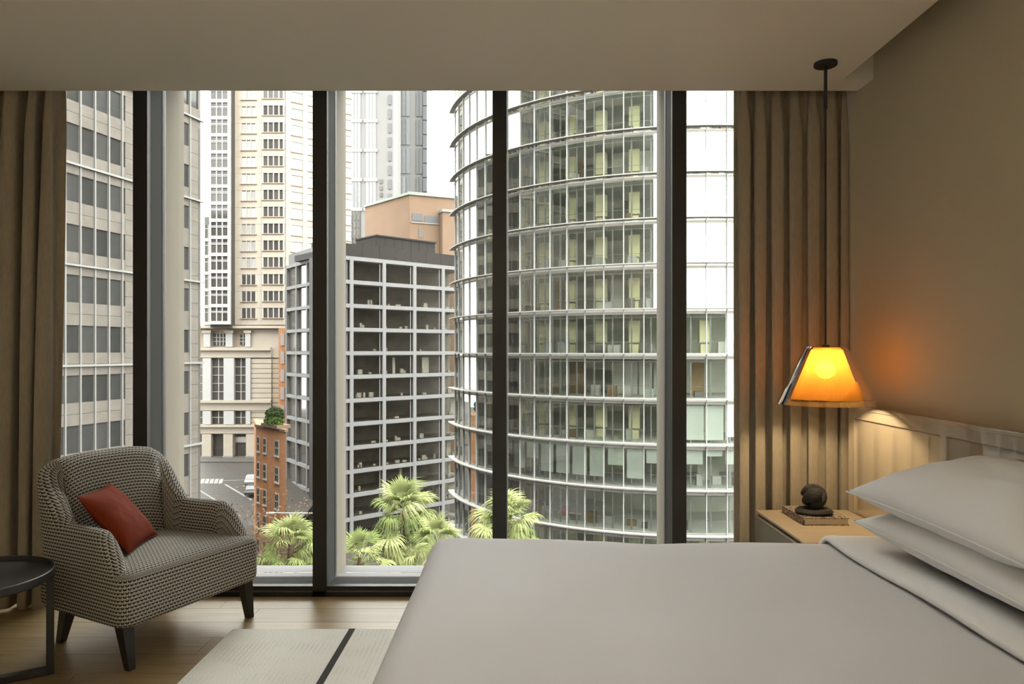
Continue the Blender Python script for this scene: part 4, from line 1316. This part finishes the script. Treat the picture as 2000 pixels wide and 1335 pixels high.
YG = 260.0
gt = empty('glass_tower', (at(802, 480, YG).x, YG, PLAZA), label='pale slender glass tower with a dark grey edge strip', cat='building')
fg = Face(gt, 0, YG, 0)
tput(fg, YG, 'tower_wall', 764, 834, 0.5, 16, 30, 900, 'tower_white')
for j in range(-3, 4):
    y0 = 230 + j * 56
    for q in range(4):
        tput(fg, YG, 'window', 769 + q * 8, 776 + q * 8, 0.2, .6, y0 + 2, y0 + 52, 'pale_glass')
    tput(fg, YG, 'window', 812.5, 818, 0.1, .6, y0 + 3, y0 + 53, 'steel_grey')
    tput(fg, YG, 'window', 819, 825, 0.1, .6, y0 + 3, y0 + 53, 'steel_grey')
for j in range(14):
    tput(fg, YG, 'edge_panel', 826, 833.5, -.2, .6, 40 + j * 28, 66 + j * 28, 'steel_grey')
sbk = empty('reflection_block', (-60, 84, PLAZA), label='added dark block behind the grey tower, there only to darken reflections', cat='building')  # unseen block added to darken what the round tower mirrors
box('block_wall', -75, -47.5, 68, 100, PLAZA, 34, 'grid_dark', sbk, off=(-60, 84, PLAZA))
for k in range(15):
    box('stone_band', -47.5, -47.3, 68, 100, PLAZA + k * 3.9 + 2, PLAZA + k * 3.9 + 3.6, 'grey_stone', sbk, off=(-60, 84, PLAZA))

#=MARK tower
# ------------------------------------------------------------------ round glass office tower
TCX, TCY, TRAD = 17.35, 86.9, 25.1
FH, ZL = 3.92, 1.13
tw = empty('round_glass_tower', (TCX, TCY, PLAZA), label='round glazed office tower with white ledges at every floor', cat='building')
def arc_mesh(r0, r1, z0, z1, a0, a1, step=2.02):
    n = max(2, int(round((a1 - a0) / step)) + 1)
    v, f = [], []
    for i in range(n):
        a = math.radians(a0 + (a1 - a0) * i / (n - 1)); c, s = math.cos(a), math.sin(a)
        v += [(r0 * c, r0 * s, z0), (r1 * c, r1 * s, z0), (r1 * c, r1 * s, z1), (r0 * c, r0 * s, z1)]
    for i in range(n - 1):
        for k in range(4):
            f.append((i * 4 + k, i * 4 + (k + 1) % 4, i * 4 + 4 + (k + 1) % 4, i * 4 + 4 + k))
    f += [(3, 2, 1, 0), tuple((n - 1) * 4 + k for k in range(4))]
    return v, f
_arcs = {}
def arc(name, r0, r1, z0, z1, m_, a0, a1, parent=None):
    k = (r0, r1, round(z1 - z0, 3), m_, a0, a1)
    if k not in _arcs:
        v, f = arc_mesh(r0, r1, 0, z1 - z0, a0, a1)
        me = bpy.data.meshes.new(name); me.from_pydata(v, [], f)
        bm = bmesh.new(); bm.from_mesh(me); bmesh.ops.recalc_face_normals(bm, faces=bm.faces); bm.to_mesh(me); bm.free()
        me.materials.append(M[m_]); _arcs[k] = me
    return link(name, _arcs[k], None, parent or tw, (0, 0, z0 - PLAZA))
DA = 4.04
ks = list(range(-18, 7))                    # mullion numbers; angle = -92.35 + DA * k
angs = [-92.35 + DA * k for k in ks]
A0, A1 = angs[0] - DA, angs[-1] + DA * 9       # the round wall runs on past the frame on the right
def radial(name, a, r, w_, d_, z0, z1, m_):
    me = box_mesh(w_, d_, z1 - z0, m_)
    ra = math.radians(a)
    return link(name, me, None, tw, (r * math.cos(ra), r * math.sin(ra), (z0 + z1) / 2 - PLAZA), (0, 0, ra + math.pi / 2))
floors = list(range(-5, 7))
zlo, zhi = ZL + FH * -7, ZL + FH * 8
chord = 2 * TRAD * math.sin(math.radians(DA / 2))
random.seed(31)
for n in range(-7, 9):
    zl = ZL + FH * n
    arc('ledge', TRAD - 0.1, TRAD + (0.62 if n < 1 else 0.50), zl - 0.10, zl, 'ledge_grey', A0, A1)
    arc('spandrel', TRAD - 0.10, TRAD - 0.02, zl - 0.52, zl - 0.30, 'tower_beige', A0, A1)
    arc('floor_plate', TRAD - 9.0, TRAD - 0.75, zl - 0.42, zl - 0.02, 'floor_slab', A0, A1)
    if n in floors:
        arc('handrail', TRAD - 1.00, TRAD - 0.96, zl + 0.98, zl + 1.02, 'tower_metal', A0, A1)
        arc('inner_transom', TRAD - 0.92, TRAD - 0.84, zl + 3.12, zl + 3.22, 'tower_metal', A0, A1)
        for i in range(len(angs) - 1):
            am_ = (angs[i] + angs[i + 1]) / 2
            radial('window', am_, TRAD * math.cos(math.radians(DA / 2)), chord - .02, 0.03, zl + 0.02, zl + FH - 0.52, 'tower_glass')
        # rooms behind the glass
        for i in range(2, len(angs) - 1):
            a = angs[i]
            if i % 2 == 0 and n not in (-3, -4, -1):
                radial('partition', a + 1.2, TRAD - 3.0, 0.95, 0.6, zl + 0.95, zl + 2.95, 'partition_yellow')
                radial('cupboard', a + 1.2, TRAD - 2.9, 0.8, 0.5, zl, zl + 0.8, 'partition_yellow')
            if random.random() < .45:
                h_ = random.choice((.5, .75, 1.0))
                radial('cabinet', a + random.uniform(-1, 1), TRAD - 1.7 - random.random(), random.choice((.5, .8, 1.1)), .5, zl, zl + h_, random.choice(('office_white', 'office_white', 'office_dark', 'wood_panel')))
            if random.random() < .22:
                radial('meeting_wall', a + random.uniform(-1, 1), TRAD - 4.5, random.choice((1.2, 2.0)), .12, zl, zl + 3.2, random.choice(('wood_panel', 'core_wall', 'office_white')))
        if n == -3:                                              # floor with drawn roller blinds
            for i in range(4, len(angs) - 1):
                dr = random.choice((0.5, 0.9, 1.5, 2.6, 2.6, 1.2))
                radial('roller_blind', (angs[i] + angs[i + 1]) / 2, TRAD - 0.78, chord * .80, .03, zl + 3.25 - dr, zl + 3.25, 'blind_white')
        if n == -2:
            for i in range(len(angs) - 8, len(angs) - 6):
                radial('slatted_blind', (angs[i] + angs[i + 1]) / 2, TRAD - 0.78, chord * .9, .03, zl + .25, zl + 3.25, 'blind_white')
for i, a in enumerate(angs):
    radial('mullion', a, TRAD + 0.04, 0.075, 0.16, zlo, zhi, 'tower_metal')
    radial('inner_post', a + 1.3, TRAD - 0.88, 0.13, 0.10, zlo, zhi, 'tower_metal')
    if a < -112: radial('inner_post', a - 0.7, TRAD - 0.88, 0.10, 0.10, zlo, zhi, 'tower_metal')
for k in range(1, 10):
    radial('mullion', angs[-1] + DA * k, TRAD + 0.04, 0.075, 0.16, zlo, zhi, 'tower_metal')
    radial('inner_post', angs[-1] + DA * k + 1.3, TRAD - 0.88, 0.13, 0.10, zlo, zhi, 'tower_metal')
for n in floors:
    g_ = arc('outer_glazing', TRAD - 0.03, TRAD, ZL + FH * n + .02, ZL + FH * (n + 1) - .52, 'tower_glass', angs[-1], A1); g_['kind'] = 'stuff'
for a in (A0, A1):                                           # close the two ends of the glazed ring
    radial('end_wall', a, TRAD - 4.9, 0.2, 8.6, zlo - 3, zhi, 'core_wall')
arc('core_wall', TRAD - 9.3, TRAD - 9.0, zlo - 4, zhi, 'core_wall', A0, A1)
arc('base_wall', TRAD - 0.6, TRAD - 0.2, PLAZA, zlo, 'tower_beige', A0, A1)
# a red chair and a desk in one of the lower rooms
radial('desk', -121.0, TRAD - 1.9, 1.4, .6, ZL - 4 * FH + .70, ZL - 4 * FH + .76, 'office_white')
radial('desk_chair', -123.2, TRAD - 1.8, .55, .5, ZL - 4 * FH + .42, ZL - 4 * FH + 1.25, 'red_plastic')

# ------------------------------------------------------------------ palms and shrubs
def frond_mesh(seed, nseg=24, spread=200, droop=1.0, mname='palm_leaf'):
    """fan leaf: arching stalk along +x, then a pleated fan of narrow blades whose tips hang"""
    random.seed(seed)
    v, f = [], []
    pl_ = 1.15
    def st(t): return Vector((pl_ * t, 0, 0.16 * math.sin(t * 1.9)))
    for i in range(5):
        p = st(i / 4)
        for dy in (-.022, .022): v.append((p.x, dy, p.z))
    for i in range(4): f.append((2 * i, 2 * i + 1, 2 * i + 3, 2 * i + 2))
    c = st(1.0)
    for k in range(nseg):
        a = math.radians(-spread / 2 + spread * k / (nseg - 1)) + random.uniform(-.03, .03)
        ln = (0.78 + 0.22 * math.cos(a)) * random.uniform(.85, 1.12)
        d = Vector((math.cos(a), math.sin(a), -0.12 * abs(math.sin(a)))); w = Vector((-math.sin(a), math.cos(a), 0))
        b0 = len(v)
        dr = droop * random.uniform(.6, 1.4)
        for i, (t, hw) in enumerate(((0.0, .012), (.40, .050), (.66, .038), (.85, .020), (1.0, .003))):
            hang = dr * (max(0, t - .45) ** 1.5) * 1.5 * ln
            fwd = t * ln - 0.35 * max(0, t - .55) * ln * dr
            p = c + d * fwd + Vector((0, 0, 0.10 * t - hang + (.03 if k % 2 else -.03) * (0.1 < t < .7)))
            v.append(tuple(p - w * hw)); v.append(tuple(p + w * hw))
        for i in range(4): f.append((b0 + 2 * i, b0 + 2 * i + 1, b0 + 2 * i + 3, b0 + 2 * i + 2))
    me = bpy.data.meshes.new('frond'); me.from_pydata(v, [], f); me.materials.append(M[mname])
    return me
FR = [frond_mesh(s, 24, 190 + 20 * (s % 3), 0.45 + .28 * s) for s in range(5)]
DF = [frond_mesh(40 + s, 10, 70, 0.8, 'dead_frond') for s in range(2)]
def palm(label, x, y, ztop_, nf, size, seed):
    random.seed(seed)
    r = empty('fan_palm', (x, y, PLAZA), label=label, cat='palm tree', group='fan palms below the window')
    h = ztop_ - PLAZA
    pts = [(0.15 * math.sin(i * .6), 0.1 * math.cos(i * .5), h * i / 10.) for i in range(11)]
    mesh('trunk', *tube(pts, [0.30 - 0.012 * i for i in range(11)], 10), 'bark', r, smooth=True)
    tx, ty = pts[-1][0], pts[-1][1]
    for i in range(nf):
        t = i / nf
        el = math.radians(80 - 128 * t ** 0.85 + random.uniform(-10, 10))
        az = i * 2.39996 + random.uniform(-.35, .35)
        s = size * random.uniform(.75, 1.15) * (0.85 + 0.35 * t)
        o = link('frond', FR[min(4, int(t * 5))] if random.random() < .7 else FR[i % 5], None, r, (tx, ty, h - 1.0 * t), (random.uniform(-.5, .5), -el, az))
        o.scale = (s, s, s)
    for i in range(10):
        az = i * 2.39996 + 1
        o = link('dead_frond', DF[i % 2], None, r, (tx, ty, h - 1.2 - 0.12 * i), (0, math.radians(70), az))
        o.scale = (size * 1.0,) * 3
    return r
def palm_at(label, px, py, Y, nf, size, seed):
    p = at(px, py, Y); return palm(label, p.x, p.y, p.z, nf, size, seed)
palm_at('tallest fan palm, in the middle bay beside the bed corner', 790, 998, 46, 44, 1.25, 1)
palm_at('fan palm low behind the armchair seat, left of the middle mullion', 570, 1062, 44, 40, 1.2, 2)
palm_at('small fan palm just right of the second mullion, below the tallest palm', 706, 1088, 42, 26, 0.95, 3)
palm_at('fan palm behind the foot of the bed, split by the third mullion', 992, 1018, 47, 40, 1.25, 4)
palm_at('fan palm at the bed corner, lower right of the tallest palm', 858, 1060, 38, 26, 0.95, 5)

def bare_tree(label, x, y, z0, h, seed):
    random.seed(seed)
    r = empty('bare_tree', (x, y, z0), label=label, cat='tree', group='bare street trees')
    v, f = [], []
    def grow(p, d, ln, rad, lev):
        q = p + d * ln
        tv, tf = tube([p, (p + q) / 2 + Vector((random.uniform(-.06, .06),) * 3) * ln, q], [rad, rad * .8, rad * .6], 5)
        b0 = len(v); v.extend(tv); f.extend([tuple(b0 + i for i in t) for t in tf])
        if lev == 0: return
        for k in range(4 if lev < 4 else 3):
            nd = (d + Vector((random.uniform(-1, 1), random.uniform(-1, 1), random.uniform(-.25, .7))) * .85).normalized()
            grow(p + d * ln * random.uniform(.55, 1.0), nd, ln * random.uniform(.6, .8), rad * .55, lev - 1)
    grow(Vector((0, 0, 0)), Vector((0, 0, 1)), h * .38, .12, 5)
    mesh('branches', v, f, 'twig', r)
    leaf_cloud('sparse_leaves', r, (0, 0, h * .78), (h * .30, h * .30, h * .30), 260, 0.16, 'dead_frond', seed + 5)
    return r
p = at(516, 1010, 66); bare_tree('leafless brown tree beside the brick house', p.x, p.y, PLAZA, p.z - PLAZA + 2.2, 3)
p = at(536, 1075, 58); bare_tree('leafless brown tree just left of the low palm', p.x, p.y, PLAZA, p.z - PLAZA + 3.0, 7)
p = at(560, 1010, 75); bare_tree('leafless brown tree in front of the dark office foot', p.x, p.y, PLAZA, p.z - PLAZA + 1.5, 9)

# street lamp arm
p = at(530, 1001, 72); q = at(640, 1002, 72)
sl = empty('street_lamp', (q.x, 72, PLAZA), label='white street lamp with a long horizontal arm before the dark office', cat='street lamp')
mesh('post', *tube([(0, 0, 0), (0, 0, q.z - PLAZA)], 0.09, 10), 'white_paint', sl)
mesh('arm', *tube([(0, 0, q.z - PLAZA), (p.x - q.x, 0, p.z - PLAZA)], 0.065, 8), 'white_paint', sl)
box('lamp_head', p.x - q.x - .5, p.x - q.x + .3, -.15, .15, p.z - PLAZA - .08, p.z - PLAZA + .06, 'white_paint', sl)

def car(label, px, py, ang_, body):
    X, Y = gpt(px, py)
    c = empty('car', (X, Y, street_z(Y) + .02), (math.atan(0.13) * math.sin(ang_ + math.pi / 2) * 0, 0, ang_), label, 'car')
    prof = [(-2.1, .30), (-2.15, .62), (-2.0, .82), (-1.1, .92), (-.55, 1.40), (.75, 1.44), (1.5, .98), (2.05, .88), (2.15, .60), (2.1, .30)]
    n = len(prof)
    v = [(x, -.85, z) for x, z in prof] + [(x, .85, z) for x, z in prof]
    f = [tuple(range(n)), tuple(reversed(range(n, 2 * n)))] + [(i, n + i, n + (i + 1) % n, (i + 1) % n) for i in range(n)]
    recalc(mesh('body', v, f, body, c))
    for s in (-1, 1):
        box('side_window', -.75, .95, s * .84, s * .862, .95, 1.34, 'car_black', c)
        for x in (-1.35, 1.35):
            tv, tf = tube([(x, s * .72, .32), (x, s * .88, .32)], .32, 16)
            mesh('wheel', tv, tf, 'car_black', c)
    w_ = mesh('windscreen', [(-1.12, -.75, .935), (-1.12, .75, .935), (-.58, .70, 1.385), (-.58, -.70, 1.385)], [(0, 1, 2, 3)], 'car_black', c, loc=(-.012, 0, .012))
    return c
car('white car parked on the street beside the brick house', 492, 944, math.radians(100), 'car_white')
car('dark car behind the white one beside the brick house', 493, 964, math.radians(100), 'car_black')

# ------------------------------------------------------------------ the outside of this building, mirrored in the round tower
ow = empty('wall_front', (0, 4.2, 0), label='outer face of this building around the window', cat='wall', kind='structure')
oo = (0, 4.2, 0)
box('facade_bay', 1.84, 34, 3.95, 4.28, PLAZA, 8.5, 'grid_dark', ow, off=oo)
box('facade_bay', -9, -3.17, 3.95, 4.28, PLAZA, 8.5, 'grid_dark', ow, off=oo)
box('facade_bay', -3.17, 1.84, 3.95, 4.28, 2.93, 8.5, 'grid_dark', ow, off=oo)
box('facade_bay', -3.17, 1.84, 3.95, 4.28, PLAZA, -0.12, 'grid_dark', ow, off=oo)
nb = empty('neighbour_tower', (-30, -6, PLAZA), label='tall banded stone neighbour beside this building, seen only in reflections', cat='building')
nbo = (-30, -6, PLAZA)
box('tower_wall', -100, -9.4, -22, 3.6, PLAZA, 95, 'grid_dark', nb, off=nbo)
for k in range(32):
    box('stone_band', -100, -9.3, 3.6, 3.8, PLAZA + k * 3.8, PLAZA + k * 3.8 + 1.5, 'grey_stone', nb, off=nbo)

for o in bpy.data.objects:
    if '_c' in o.keys(): del o['_c']
